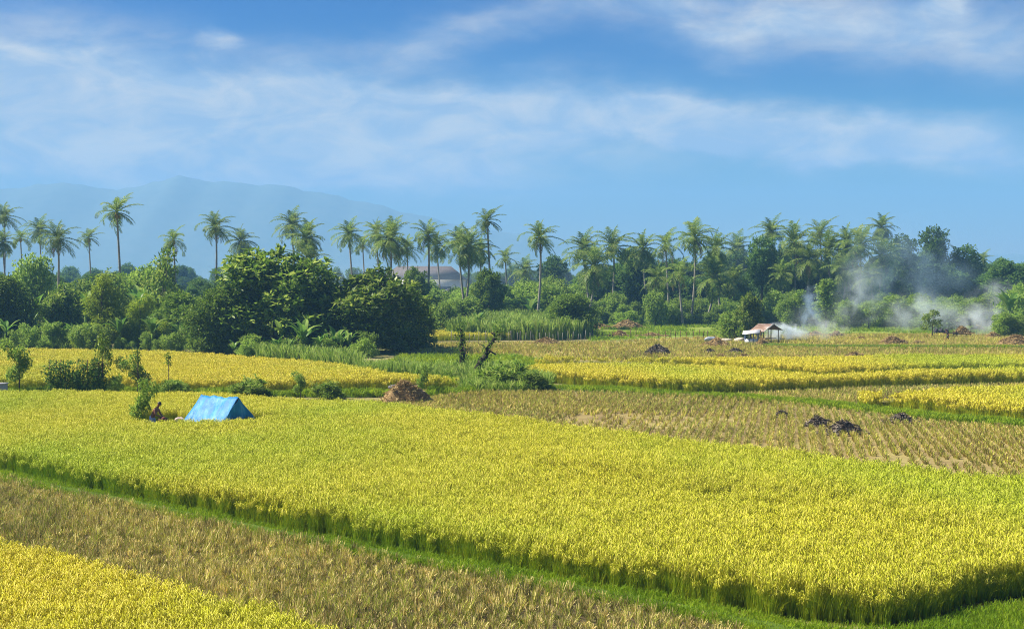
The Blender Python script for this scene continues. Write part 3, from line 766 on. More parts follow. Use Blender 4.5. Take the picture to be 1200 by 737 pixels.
def palm(px, py, Y, r, v, label, dead=False):
    """px, py: where the fronds meet; r: crown radius in photo pixels"""
    cr, dd, nu, tr = PALMS[v]
    p = atd(px, py, Y); s = r / F * Y / (2.75 if px < 660 else 2.4)
    t = thing('coconut_palm', label, 'palm tree', (p[0], Y, 0), 0, GP)
    k = obj('trunk', tr, t); k.scale = (1, 1, (p[2] + .35) / 18); k.location.z = -.3
    c = obj('crown', cr, t, (0, 0, p[2])); c.scale = (s,) * 3; c.rotation_euler.z = RNG.normal(0, .35)
    n = obj('coconut_cluster', nu, t, (0, 0, p[2])); n.scale = (s,) * 3
    if dead:
        d = obj('dry_fronds', dd, t, (0, 0, p[2] - .2)); d.scale = (s,) * 3; d.rotation_euler.z = RNG.uniform(0, 6.28)
    return t

PL_ = [
 (5, 254, 300, 17, 1, 'hazy palm at the picture edge, upper of two there', 0), (3, 284, 290, 15, 4, 'palm at the picture edge, lower of two there', 0),
 (24, 279, 330, 14, 5, 'thin hazy palm between edge palms and the dark windblown palm', 0), (46, 270, 340, 16, 0, 'pale hazy palm just behind the dark windblown palm', 0),
 (68, 280, 232, 21, 1, 'dark windblown palm with drooping yellow lower fronds', 1), (104, 279, 330, 13, 3, 'small hazy palm alone between two taller ones', 0),
 (137, 249, 215, 21, 3, 'tall slender palm standing clear of everything over the bamboo', 0), (203, 281, 250, 18, 5, 'scruffy half-bare palm above the thin open tree', 1),
 (253, 266, 250, 19, 1, 'palm over the widest dark tree with hanging lower fronds', 1), (282, 283, 320, 17, 2, 'dense hazy palm right behind the hanging-frond palm', 0),
 (342, 263, 300, 18, 0, 'hazy palm rising over the two-tier palms', 0), (359, 279, 245, 21, 6, 'full green palm, upper of the two-tier pair', 0),
 (361, 305, 238, 20, 2, 'full green palm, lower of the two-tier pair', 1), (409, 274, 285, 17, 0, 'bluish palm over the gap in the dark clump', 0),
 (425, 287, 340, 15, 5, 'faint palm tucked behind the bluish palm', 0), (441, 272, 295, 16, 4, 'palm half hidden by the bushy drooping palm', 0),
 (458, 281, 240, 25, 6, 'big bushy palm with a drooping full crown', 1), (477, 291, 300, 16, 1, 'palm peeping out beside the bushy drooping palm', 0),
 (502, 276, 240, 19, 1, 'palm with ragged upright crown between two bushy palms', 1), (512, 289, 320, 16, 4, 'hazy palm behind the ragged upright palm', 0),
 (537, 281, 250, 17, 0, 'palm rising over the bushy leaning palm', 0), (549, 289, 240, 23, 6, 'bushy leaning palm with bowed trunk beside the egg-shaped tree', 1),
 (563, 294, 285, 15, 2, 'palm behind the bowed bushy palm', 0), (571, 259, 240, 17, 3, 'highest windblown palm over the egg-shaped tree', 0),
 (592, 302, 300, 16, 5, 'hazy thin palm next to the egg-shaped tree', 0), (615, 316, 330, 15, 0, 'low hazy palm before the lone tall palm', 0),
 (633, 278, 232, 20, 1, 'lone tall palm with straight white trunk', 1), (684, 291, 270, 18, 0, 'first palm of the forest wall after the lone tall palm', 0),
 (719, 289, 266, 21, 1, 'wide pale palm over the first forest trees', 0), (696, 311, 252, 22, 2, 'palm hung with yellow dead fronds at the forest start', 1),
 (753, 292, 270, 18, 4, 'palm over the heart-leaved dark tree', 0), (780, 287, 256, 19, 5, 'spiky upright palm with a dark thin crown', 1),
 (814, 279, 250, 21, 1, 'tall spreading palm over the middle of the forest', 1), (838, 292, 260, 20, 4, 'palm close beside the tall spreading palm', 0),
 (863, 292, 310, 17, 0, 'hazy bluish palm before the tall dark tree', 0), (795, 320, 245, 18, 5, 'short palm with an orange centre among tall trunks', 1),
 (836, 324, 250, 20, 2, 'low palm with drooping olive crown', 1), (860, 331, 255, 17, 6, 'low full palm behind the hut tree', 0), (771, 327, 250, 16, 4, 'low palm under the spiky upright palm', 1),
 (904, 272, 295, 16, 0, 'palm poking over the tall dark tree by the hut', 0), (932, 284, 262, 23, 1, 'great feathery palm beyond the tall dark tree', 1),
 (961, 273, 295, 16, 3, 'hazy palm on the skyline after the great feathery palm', 0), (970, 292, 266, 19, 0, 'palm over the narrow leafy column', 0),
 (992, 284, 266, 18, 4, 'palm close before the bright yellow-green palm', 0), (1008, 289, 255, 22, 1, 'bright yellow-green palm with long pale trunk', 1),
 (1033, 267, 300, 14, 6, 'small rounded palm highest over the smoke', 0), (1033, 299, 258, 20, 2, 'palm at the edge of the blue smoke', 1),
 (990, 316, 255, 19, 6, 'low palm with hanging dry skirt', 1), (1020, 325, 250, 15, 0, 'low palm in the rising white smoke', 0), (1152, 304, 335, 11, 5, 'faint thin palm in the skyline dip', 0),
 (948, 305, 258, 18, 2, 'low palm under the great feathery palm', 1), (915, 322, 258, 15, 4, 'small dark palm deep in the forest by the hut', 0)]
for px, py, Y, r, v, lb, dd in PL_:
    palm(px, py, Y, r, v, lb, dd)

# ------------------------------------------------------------------ banana plants
BAN = []
for i in range(3):
    rng = np.random.default_rng(300 + i); mb = MB()
    for j in range(9):
        az = j * 2.4 + rng.normal(0, .3); L = 2.3 * rng.uniform(.8, 1.15); k = 8; t = np.linspace(0, 1, k)
        e = R(rng.uniform(55, 85)) - 1.5 * t ** 1.6 * rng.uniform(.5, 1.2)
        h = np.stack([np.cos(e) * math.cos(az), np.cos(e) * math.sin(az), np.sin(e)], 1)
        pts = np.array([0, 0, 1.7]) + np.concatenate([[np.zeros(3)], np.cumsum(h[:-1] * L / (k - 1), 0)])
        S = unit(np.cross(h, [0, 0, 1.0])); w = np.interp(t, [0, .12, .3, .7, 1], [.02, .1, .30, .27, .03])[:, None]
        up = np.array([0, 0, 1.0]) * w * .35
        for sg in (-1, 1):
            P = np.stack([pts, pts + S * sg * w + up], 1)[None]
            mb.strips(P, 0)
    fl = mb.mesh('leaves', [M['leaf_banana']])
    mb = MB(); mb.tube([[0, 0, -.1], [.03, 0, .9], [0, .02, 1.8]], [.14, .11, .06], 7)
    BAN.append((fl, mb.mesh('stem', [M['leaf_light']], True)))
BN = [(20, 352, 404, 'banana plant at the picture edge in front of the small round dark tree'), (38, 346, 403, 'banana plant with wide arching leaves beside the small round dark tree'),
      (100, 342, 400, 'banana plant with upright pale leaves behind the round dark tree'), (57, 376, 409, 'low banana plant below the small round dark tree'),
      (6, 372, 408, 'low banana plant cut by the picture edge'), (140, 372, 410, 'banana plant at the foot of the pointed bamboo'),
      (178, 370, 411, 'yellowish banana plant at the foot of the lower bamboo'), (195, 345, 400, 'banana plant with stiff pale leaves behind the lower bamboo'),
      (163, 335, 398, 'banana plant sticking up between the two bamboo bushes'), (213, 378, 412, 'banana plant under the thin open tree'),
      (270, 376, 414, 'banana plant by the pale stump in the shade'), (330, 374, 416, 'banana plant under the widest glossy tree'), (352, 378, 417, 'light banana plant nearest the tall grass'),
      (375, 392, 420, 'short banana plant in the tall grass'), (560, 366, 396, 'banana plant at the end of the cane'), (622, 348, 385, 'banana plant before the lone tall palm'),
      (98, 378, 411, 'banana plant between two clump bushes over the rice'), (400, 392, 418, 'small banana plant under the open end of the clump'), (1182, 340, 388, 'banana plant near the upper smoke wisp')]
for i, (px, top, base, lb) in enumerate(BN):
    Y = depth_of(base); p = atd(px, top, Y); s = p[2] / 3.6
    t = thing('banana_plant', lb, 'banana plant', (p[0], Y, 0), RNG.uniform(0, 6.28), 'banana plants in the undergrowth')
    t.scale = (s,) * 3
    fl, st = BAN[i % 3]; obj('stem', st, t); obj('leaves', fl, t)

# ------------------------------------------------------------------ undergrowth and far wood (nobody could count them)
ug = [TREES[k][0] for k in ('bush0', 'bush1', 'light1')]
def bank_of(name, label, clumps, poly, sp, scl, seed, z=0.0):
    P = grid_points(poly, sp, 0, .45, seed)
    s = scl * (.55 + .7 * vnoise(P[:, 0], P[:, 1], 6, seed)) * (np.random.default_rng(seed).uniform(.6, 1.4, len(P)) if seed < 54 else 1)
    o = scatter(name, clumps, P, z, s, seed=seed, tilt=.1); tag(o, label, 'undergrowth', kind='stuff'); return o
bank_of('undergrowth', 'mixed weeds and bushes along the foot of the dark clump', [ug[0], ug[1], reed[0], reed[1], BAN[1][0], BAN[0][0], TREES['sapling0'][0], TREES['sapling1'][0]], px_poly([(-60, 411), (60, 411), (200, 413), (300, 419), (420, 420), (480, 413), (480, 400), (300, 404), (100, 396), (-60, 396)]), 1.9, .85, 51, -.35)
bank_of('undergrowth', 'shaded brush under the palms along the forest edge', ug, px_poly([(680, 383), (800, 382), (950, 382), (1100, 383), (1260, 385), (1260, 374), (950, 374), (680, 375)]), 2.2, .55, 52)
bank_of('undergrowth', 'green brush between the cane stand and the hazy houses', ug, px_poly([(480, 384), (600, 384), (680, 384), (680, 372), (600, 370), (480, 372)]), 2.8, .75, 53)
fw = [TREES[k][0] for k in ('forest0', 'forest1', 'forest2', 'forest3')]
bank_of('far_forest', 'hazy wood beyond the fields and houses', fw, np.array([(-330, 470), (330, 470), (420, 640), (-420, 640)]), 12, .62, 54)
bank_of('far_forest', 'shadowy depth of the forest behind the palms', fw, np.array([(16, 290), (62, 292), (150, 300), (175, 330), (20, 330)]), 6.5, .72, 55)
bank_of('far_forest', 'dim wood behind the dark clump', fw, np.array([(-140, 240), (-42, 232), (-36, 262), (-150, 290)]), 7.5, .5, 56)
# ------------------------------------------------------------------ heaps
def heap(px, base, w, h, kind, label, name=None):
    Y = depth_of(base); x = float(at(px, base)[0]); s = Y / F
    rx, hz = w * s / 2, h * s * 1.02; ry = rx * .75
    rng = np.random.default_rng(int(px * 7 + base))
    n, m = 22, 9; V = [(0, 0, hz)]; fs = []
    for i in range(1, m + 1):
        q = i / m
        for j in range(n):
            a = j / n * 2 * math.pi
            k = 1 + .22 * math.sin(a * 3 + px) + .12 * math.sin(a * 5 + base) + rng.normal(0, .05)
            z = hz * (1 - q ** 1.25) * (1 + .30 * q * math.sin(a * 2 + px) + .15 * q * math.sin(a * 5 + base)) + rng.normal(0, .05) * hz * (q < .95)
            V.append((rx * q * k * math.cos(a), ry * q * k * math.sin(a), max(z, 0) if i < m else -.05))
    for j in range(n): fs.append((0, 1 + j, 1 + (j + 1) % n))
    for i in range(m - 1):
        for j in range(n):
            a = 1 + i * n + j; b = 1 + i * n + (j + 1) % n; fs.append((a, a + n, b + n, b))
    body, st = ('straw_body', 'straw') if kind == 'straw' else ('ash', 'ash_straw')
    name = name or ('straw_heap' if kind == 'straw' else 'ash_heap')
    mb = MB(); mb.add(V, fs)
    # loose stalks lying over it
    ns = int(420 + 160 * rx * rx); V = np.array(V)
    fa = np.array([f if len(f) == 4 else (*f, f[2]) for f in fs]); pick = rng.integers(0, len(fa), ns); u = rng.dirichlet((1, 1, 1), ns)
    P = (V[fa[pick, 0]] * u[:, :1] + V[fa[pick, 1]] * u[:, 1:2] + V[fa[pick, 2]] * u[:, 2:])
    d = unit(rng.normal(0, 1, (ns, 3)) * [1, 1, .35] + P / (np.array([rx, ry, hz]) + .01) * [.3, .3, -.3])
    P = P + P / np.array([rx, ry, hz]) * .03
    ln = rng.uniform(.25, .7, ns)[:, None] * (.6 + .4 * min(rx, 2.5) / 2); wv = unit(np.cross(d, rng.normal(0, 1, (ns, 3)))) * (.010 + Y * .00010)
    A, B = P - d * ln / 2, P + d * ln / 2; Mid = P + np.array([0, 0, .05]) * rng.uniform(0, 1, (ns, 1))
    mb.strips(np.stack([np.stack([A - wv, A + wv], 1), np.stack([Mid - wv, Mid + wv], 1), np.stack([B - wv, B + wv], 1)], 1), 1)
    ns = int(ns * .55); a = rng.uniform(0, 6.283, ns); q = rng.uniform(.85, 1.45, ns); P = np.stack([rx * q * np.cos(a), ry * q * np.sin(a), rng.uniform(.03, .12, ns)], 1)
    d = unit(rng.normal(0, 1, (ns, 3)) * [1, 1, .15]); ln = rng.uniform(.25, .7, ns)[:, None]; wv = unit(np.cross(d, rng.normal(0, 1, (ns, 3)))) * (.010 + Y * .00010); A, B = P - d * ln / 2, P + d * ln / 2
    mb.strips(np.stack([np.stack([A - wv, A + wv], 1), np.stack([B - wv, B + wv], 1)], 1), 1)
    o = obj(name, mb.mesh(name, [M[body], M[st]], False), None, (x, Y, 0))
    tag(o, label, 'heap', 'heaps left on the harvested plots'); return o

HP = [(473, 472, 58, 24, 'straw', 'big brown straw heap beside the main paddy'), (640, 405, 42, 8, 'straw', 'wide straw heap before the bush at the cane end'),
      (770, 416, 36, 11, 'ash', 'black pointed ash heap alone on the straw plot'), (840, 407, 36, 10, 'straw', 'dark straw heap with grey cover next to the hut'),
      (832, 415, 20, 5, 'ash', 'low black ash heap below the covered straw heap'), (861, 415, 24, 6, 'ash', 'brownish-black ash heap below the hut'),
      (845, 421, 18, 5, 'straw', 'small pale straw heap nearer than the black ones'), (872, 422, 26, 6, 'straw', 'pale straw heap with ragged top below the hut'),
      (893, 406, 20, 8, 'straw', 'golden straw heap touching the white smoke'), (933, 422, 20, 4, 'straw', 'flat pale straw heap in the straw plot middle'),
      (1001, 421, 34, 7, 'straw', 'orange-tinged straw heap at the rice edge'), (1045, 405, 36, 10, 'straw', 'rounded brown straw heap before the spreading smoke'),
      (1076, 405, 18, 5, 'straw', 'low brown straw heap trailing the rounded one'), (1009, 399, 16, 4, 'straw', 'small greyish straw heap between two smokes'),
      (980, 396, 22, 7, 'straw', 'pale straw heap at the meadow edge behind the smoke'), (955, 395, 26, 6, 'straw', 'long pale straw heap beside the hut smoke'),
      (1163, 397, 20, 7, 'straw', 'brown straw heap below the small round field tree'), (1190, 406, 52, 12, 'straw', 'large straw heap at the picture edge'),
      (735, 385, 40, 9, 'straw', 'straw heap on the meadow before the palms'), (700, 385, 34, 5, 'straw', 'flat straw heap on the meadow beside the bush'),
      (726, 394, 20, 6, 'straw', 'small straw heap by the fence'), (764, 394, 28, 3, 'straw', 'very flat straw heap along the fence'),
      (916, 489, 19, 6, 'ash', 'smallest black ash heap on the stubble'), (958, 499, 30, 9, 'ash', 'reddish-black ash heap beside the grey one'),
      (988, 509, 44, 14, 'ash', 'largest ash heap with a pale grey top'), (1056, 495, 28, 9, 'ash', 'black ash heap nearest the curving green bank'),
      (716, 509, 14, 4, 'straw', 'small dark clod of straw at the paddy edge'), (741, 510, 12, 3, 'straw', 'tiny clod of straw beside the small dark one'),
      (1145, 388, 20, 6, 'straw', 'dim straw heap beside the brown cart'), (870, 389, 0, 0, '', '')]
for a in HP:
    if a[2]: heap(*a)

def plain(name, col, rough=.6, metal=0.0, spec=.4):
    return surf_mat(name, [tuple(c * .82 for c in col), col, tuple(min(1, c * 1.1) for c in col)], 2.5, 5, rough, .15, metal=metal, spec=spec)
m_tarp = surf_mat('blue_tarp', [(.004, .10, .30), (.010, .20, .46), (.13, .38, .60)], 1.3, 7, .55, .7, stretch=(1.6, 1, .5), spec=.22, bscale=3)
m_white = plain('white_sheet', (.74, .74, .72), .6)
m_wood = surf_mat('wood', [(.08, .05, .03), (.17, .11, .06)], 3, stretch=(1, 1, .2))
m_rust = surf_mat('rusty_tin', [(.15, .09, .06), (.28, .18, .13), (.52, .46, .42)], 1.2, 8, .6, .2, stretch=(1, .3, 1))
m_grey = surf_mat('grey_concrete', [(.30, .30, .30), (.46, .46, .45)], 3)
m_bluepole = plain('blue_paint', (.10, .16, .34))
m_skin = plain('skin', (.28, .11, .06), .5)
m_hair = plain('black_hair', (.012, .01, .01), .6)
m_shorts = plain('pale_blue_cloth', (.45, .55, .68), .8)
m_dark_cloth = plain('dark_cloth', (.035, .03, .035), .8)
m_red = plain('maroon_cloth', (.16, .035, .03), .8)
m_pink = plain('pale_pink_sack', (.62, .46, .42), .8)

# ------------------------------------------------------------------ blue tarp tent
D_, E_, C_ = np.array([-14.67, 71.5]), np.array([-13.19, 73.3]), np.array([-16.99, 73.4])
ax_ = C_ - D_; A2 = (D_ + E_) / 2
half = (E_ - D_) / 2 * (2.0 / 1.25)
t = thing('tarp_tent', 'bright blue tarpaulin tent standing in the ripe rice', 'tent', (A2[0], A2[1], 0))
lx = half; ly = ax_
def tent_pt(u, v, z, out=0.0):      # u across (-1..1), v along the ridge (0..1)
    p = lx * u + ly * v
    return np.array([p[0], p[1], z])
rng = np.random.default_rng(5)
def slope(sign, sd):
    nu, nv = 16, 22; V = []
    for i in range(nu + 1):
        for j in range(nv + 1):
            a, b = i / nu, j / nv
            zr = 2.02 - .04 * math.sin(b * math.pi)           # the ridge sags
            u = sign * a * (1 + .03 * math.sin(b * 9 + sd)); z = zr * (1 - a) - .09 * math.sin(a * math.pi) * (1 + .5 * math.sin(b * 8 + sd))
            fold = .05 * abs(math.sin(b * 8 + a * 4 + sd)) ** 3 * math.sin(a * math.pi) ** .5 + .035 * math.sin(b * 13 - a * 8) * (1 - a * .4) + .02 * math.sin(b * 31 + a * 9)
            p = tent_pt(u, b, z + fold); V.append(p)
    fs = [(i * (nv + 1) + j, i * (nv + 1) + j + 1, (i + 1) * (nv + 1) + j + 1, (i + 1) * (nv + 1) + j) for i in range(nu) for j in range(nv)]
    mb = MB(); mb.add(V, fs if sign < 0 else [f[::-1] for f in fs]); return mb.mesh('roof_sheet', [m_tarp], True)
for sg in (-1, 1):
    o = obj('roof_sheet', slope(sg, sg * 2.0), t); md = o.modifiers.new('thick', 'SOLIDIFY'); md.thickness = .008
mb = MB(); nu, nz = 22, 12; V = []
for i in range(nz + 1):
    for j in range(nu + 1):
        q = i / nz; u = (j / nu * 2 - 1) * (1 - q) * .985
        p = tent_pt(u, -.012 - .05 * (1 - q) * math.sin(j / nu * math.pi) - .018 * math.sin(u * 14 + q * 3), 2.0 * q * .995)
        V.append(p)
fs = [(i * (nu + 1) + j, i * (nu + 1) + j + 1, (i + 1) * (nu + 1) + j + 1, (i + 1) * (nu + 1) + j) for i in range(nz) for j in range(nu)]
mb.add(V, fs); o = obj('end_flap', mb.mesh('end_flap', [m_tarp], True), t); md = o.modifiers.new('thick', 'SOLIDIFY'); md.thickness = .008
for v in (.04, .97):
    mb = MB(); p = tent_pt(0, v, 0); mb.tube([p, p + [0, 0, 1.93]], .03, 6); obj('pole', mb.mesh('pole', [m_wood]), t)

# ------------------------------------------------------------------ people
def body_mesh(name, J, E, mats, root, sub=2):
    """one skinned surface over joints J {name:(pos, radius)} and edges E"""
    keys = list(J); ix = {k: i for i, k in enumerate(keys)}
    me = bpy.data.meshes.new(name); me.from_pydata([J[k][0] for k in keys], [(ix[a], ix[b]) for a, b in E], [])
    for m in mats: me.materials.append(m)
    o = obj(name, me); md = o.modifiers.new('Skin', 'SKIN'); md.use_smooth_shade = True
    for i, k in enumerate(keys):
        sv = me.skin_vertices[0].data[i]; r = J[k][1]
        sv.radius = r if isinstance(r, tuple) else (r, r); sv.use_root = (k == root)
    s = o.modifiers.new('Sub', 'SUBSURF'); s.levels = sub; s.render_levels = sub
    return o

def person(label, loc, rz, pose, scl=1.0):
    """pose: dict of joint positions, z up, facing -y"""
    t = thing('person', label, 'person', loc, rz); t.scale = (scl,) * 3
    g = {k: np.array(v, float) for k, v in pose.items()}
    J, E = {}, []
    def a(k, r, par=None, p=None):
        J[k] = (tuple(g[k] if p is None else p), r)
        if par: E.append((par, k))
    a('pelvis', (.15, .12)); a('waist', (.13, .10), 'pelvis'); a('chest', (.17, .12), 'waist'); a('neckb', (.08, .07), 'chest'); a('neck', .055, 'neckb')
    a('head0', .075, 'neck'); a('head1', (.088, .10), 'head0'); a('head2', (.075, .085), 'head1')
    for s in 'LR':
        a('hip' + s, .095, 'pelvis'); a('knee' + s, .062, 'hip' + s); a('calf' + s, .058, 'knee' + s, g['knee' + s] * .65 + g['ankle' + s] * .35); a('ankle' + s, .038, 'calf' + s); a('toe' + s, (.04, .028), 'ankle' + s)
        a('sh' + s, .062, 'chest'); a('el' + s, .043, 'sh' + s); a('wr' + s, .028, 'el' + s)
        w, e = g['wr' + s], g['el' + s]; d = (w - e) / np.linalg.norm(w - e)
        sd = np.cross(d, [0, 0, 1.0]); sd = sd / (np.linalg.norm(sd) + 1e-6); dn = np.cross(sd, d)
        a('palm' + s, (.038, .018), 'wr' + s, w + d * .07)
        for q in range(4):
            o_ = (q - 1.5) * .020; ln = [.065, .078, .074, .058][q]
            a(f'f{q}a{s}', .0095, 'palm' + s, w + d * .105 + sd * o_); a(f'f{q}b{s}', .0085, f'f{q}a{s}', w + d * (.105 + ln * .6) + sd * o_ * 1.2 - dn * .018); a(f'f{q}c{s}', .007, f'f{q}b{s}', w + d * (.105 + ln * .85) + sd * o_ * 1.2 - dn * .045)
        k = 1 if s == 'L' else -1
        a('tha' + s, .011, 'palm' + s, w + d * .05 + sd * k * .045); a('thb' + s, .0085, 'tha' + s, w + d * .10 + sd * k * .06 - dn * .02)
    o = body_mesh('body', J, E, [m_skin], 'pelvis'); o.parent = t
    # face: nose, eyes, ears as small bumps on the head, and hair over the top
    h0, h1, h2 = g['head0'], g['head1'], g['head2']; up = (h2 - h0) / np.linalg.norm(h2 - h0); fw = g['face'] / np.linalg.norm(g['face'])
    fw = fw - up * (fw @ up); fw /= np.linalg.norm(fw); sdv = np.cross(up, fw)
    mb = MB(); rng = np.random.default_rng(3)
    V, fs = [], []; n = 16; m_ = 7
    for i in range(m_ + 1):
        th = i / m_ * 1.75
        for j in range(n):
            ph = j / n * 2 * math.pi
            d = up * math.cos(th) + (fw * math.cos(ph) + sdv * math.sin(ph)) * math.sin(th)
            if d @ fw > .55 and d @ up < .55: d = d * .92
            V.append(h1 + up * .035 + d * np.array([.108, .108, .112]) * (1 + rng.normal(0, .015)))
    for i in range(m_):
        for j in range(n): fs.append((i * n + j, i * n + (j + 1) % n, (i + 1) * n + (j + 1) % n, (i + 1) * n + j))
    mb.add(V, fs); obj('hair', mb.mesh('hair', [m_hair], True), t)
    mb = MB(); c = h1 + fw * .095 - up * .01
    mb.tube([c + up * .03, c + fw * .012 - up * .005, c + fw * .02 - up * .022], [.010, .014, .016], 6)
    for k in (-1, 1):
        mb.tube([h1 + sdv * k * .088 + up * .025 - fw * .005, h1 + sdv * k * .102, h1 + sdv * k * .09 - up * .03], [.01, .022, .01], 6)
    obj('nose_and_ears', mb.mesh('nose_and_ears', [m_skin], True), t)
    mb = MB()
    for k in (-1, 1):
        e = h1 + fw * .088 + sdv * k * .034 + up * .028; mb.tube([e - sdv * .014, e + fw * .006, e + sdv * .014], [.004, .010, .004], 6)
    mb.tube([h1 + fw * .088 - up * .052 - sdv * .025, h1 + fw * .096 - up * .052, h1 + fw * .088 - up * .052 + sdv * .025], [.004, .008, .004], 6)
    obj('eyes_and_mouth', mb.mesh('eyes_and_mouth', [m_hair], True), t)
    return t, g

def shorts(t, g, mat, leg=.72, name='shorts'):
    J = {'p': (tuple(g['pelvis'] + np.array([0, 0, .02])), (.175, .145)), 'w': (tuple(g['pelvis'] * .35 + g['waist'] * .65), (.155, .125))}; E = [('p', 'w')]
    for s in 'LR':
        h, k = g['hip' + s], g['knee' + s]; J['h' + s] = (tuple(h), .118); J['k' + s] = (tuple(h + (k - h) * leg), .095); E += [('p', 'h' + s), ('h' + s, 'k' + s)]
    o = body_mesh(name, J, E, [mat], 'p'); o.parent = t; return o

def shirt(t, g, mat):
    J = {'w': (tuple(g['waist']), (.155, .125)), 'c': (tuple(g['chest']), (.195, .145)), 'n': (tuple(g['neckb'] * .8 + g['chest'] * .2), (.10, .085)), 'p': (tuple(g['pelvis']), (.165, .14))}; E = [('c', 'w'), ('c', 'n'), ('w', 'p')]
    for s in 'LR':
        J['s' + s] = (tuple(g['sh' + s]), .082); J['e' + s] = (tuple(g['sh' + s] * .35 + g['el' + s] * .65), .062); E += [('c', 's' + s), ('s' + s, 'e' + s)]
    o = body_mesh('shirt', J, E, [mat], 'c'); o.parent = t

bend = dict(pelvis=(0, .10, .92), waist=(0, .02, 1.06), chest=(0, -.12, 1.28), neckb=(0, -.21, 1.42), neck=(0, -.25, 1.48), head0=(0, -.29, 1.54), head1=(0, -.33, 1.60), head2=(0, -.34, 1.67),
            hipL=(.10, .10, .86), hipR=(-.10, .10, .86), kneeL=(.13, -.04, .47), kneeR=(-.13, .02, .47), ankleL=(.13, .10, .08), ankleR=(-.13, .14, .08), toeL=(.15, -.06, .03), toeR=(-.16, -.02, .03),
            shL=(.20, -.16, 1.36), shR=(-.20, -.16, 1.36), elL=(.27, -.24, 1.08), elR=(-.26, -.26, 1.08), wrL=(.14, -.44, .98), wrR=(-.10, -.46, .98), face=(0, -1, -.35))
yb = 73.2; pm = atd(180, 480, yb)
tp, g = person('shirtless dark-haired man in pale shorts bending forward by the blue tent', (pm[0], yb, 0), R(75), bend)
shorts(tp, g, m_shorts)
run = dict(pelvis=(0, .0, .90), waist=(0, -.04, 1.04), chest=(0, -.16, 1.26), neckb=(0, -.23, 1.41), neck=(0, -.26, 1.46), head0=(0, -.29, 1.52), head1=(0, -.32, 1.58), head2=(0, -.33, 1.65),
           hipL=(.09, 0, .84), hipR=(-.09, 0, .84), kneeL=(.10, -.36, .58), kneeR=(-.10, .10, .44), ankleL=(.10, -.38, .14), ankleR=(-.10, .48, .22), toeL=(.10, -.54, .08), toeR=(-.10, .44, .08),
           shL=(.19, -.17, 1.34), shR=(-.19, -.17, 1.34), elL=(.27, .02, 1.14), elR=(-.25, -.34, 1.12), wrL=(.22, -.20, .98), wrR=(-.16, -.54, 1.18), face=(0, -1, -.1))
yr = depth_of(401); pr = at(1111, 401)
tp, g = person('person in dark clothes striding across the far straw plot', (pr[0], yr, 0), R(-70), run, .98)
shorts(tp, g, m_dark_cloth, .95, 'trousers'); shirt(tp, g, m_dark_cloth)
crouch = dict(pelvis=(0, .18, .50), waist=(0, .12, .66), chest=(0, -.06, .90), neckb=(0, -.15, 1.03), neck=(0, -.19, 1.08), head0=(0, -.23, 1.13), head1=(0, -.27, 1.18), head2=(0, -.28, 1.25),
           hipL=(.10, .16, .48), hipR=(-.10, .16, .48), kneeL=(.17, -.24, .62), kneeR=(-.17, -.24, .62), ankleL=(.14, -.02, .10), ankleR=(-.14, -.02, .10), toeL=(.16, -.18, .05), toeR=(-.16, -.18, .05),
           shL=(.19, -.10, .98), shR=(-.19, -.10, .98), elL=(.27, -.30, .78), elR=(-.26, -.30, .78), wrL=(.12, -.52, .70), wrR=(-.10, -.52, .72), face=(0, -1, -.3))

def lump(name, label, cat, loc, size, mats, seed, rz=0, group=None):
    """a soft sack or bundle, creased"""
    rng = np.random.default_rng(seed); n, m = 16, 10; V = []; fs = []
    for i in range(m + 1):
        th = i / m * math.pi
        for j in range(n):
            ph = j / n * 2 * math.pi; k = 1 + .10 * math.sin(ph * 3 + seed + th * 2) + .07 * math.sin(ph * 7 + th * 5)
            V.append((size[0] / 2 * math.sin(th) ** .7 * math.cos(ph) * k, size[1] / 2 * math.sin(th) ** .7 * math.sin(ph) * k, size[2] * (.5 + .5 * math.cos(th)) * (1 + .08 * math.sin(ph * 2 + seed))))
    for i in range(m):
        for j in range(n): fs.append((i * n + j, (i + 1) * n + j, (i + 1) * n + (j + 1) % n, i * n + (j + 1) % n))
    mb = MB(); mb.add(V, fs); o = obj(name, mb.mesh(name, mats, True), None, loc); o.rotation_euler.z = rz; return tag(o, label, cat, group)

def table(px, Y, w, d, h, label):
    p = atd(px, 490, Y)
    t = thing('low_table', label, 'table', (p[0], Y, 0), R(10))
    mb = MB(); mb.box((0, 0, h - .02), (w, d, .04)); obj('table_top', mb.mesh('table_top', [m_wood]), t)
    for sx in (-1, 1):
        for sy in (-1, 1):
            mb = MB(); mb.tube([(sx * (w / 2 - .05), sy * (d / 2 - .05), 0), (sx * (w / 2 - .06), sy * (d / 2 - .06), h - .04)], .025, 6); obj('leg', mb.mesh('leg', [m_wood]), t)
    return p
p1 = table(191, 73.0, .7, .5, .62, 'low wooden table under the dark bundle')
lump('cloth_bundle', 'dark maroon bundle on the low table by the bending man', 'bundle', (p1[0], 73.0, .62), (.55, .42, .34), [m_red], 4)
p2 = table(210, 73.0, .62, .5, .66, 'wooden table carrying the pale sack next to the tent')
lump('sack', 'pale pinkish sack on the table next to the tent', 'sack', (p2[0], 73.0, .66), (.5, .4, .28), [m_pink], 6)
pp = atd(166, 488, 72.6)
mb = MB(); mb.box((0, 0, 0), (.75, .22, .04), R(12)); mb.tube([(-.28, 0, -.78), (-.28, 0, -.02)], .03, 6); mb.tube([(.28, .02, -.78), (.28, .02, -.02)], .03, 6)
o = obj('plank_bench', mb.mesh('plank_bench', [plain('pale_wood', (.6, .52, .4))]), None, (pp[0], 72.6, .78)); tag(o, 'pale plank bench in front of the leaning sapling', 'bench')
tree('sapling1', 'leaning two-tier sapling next to the bending man', 162, 441, 502, 34, Y=73.6, name='sapling')

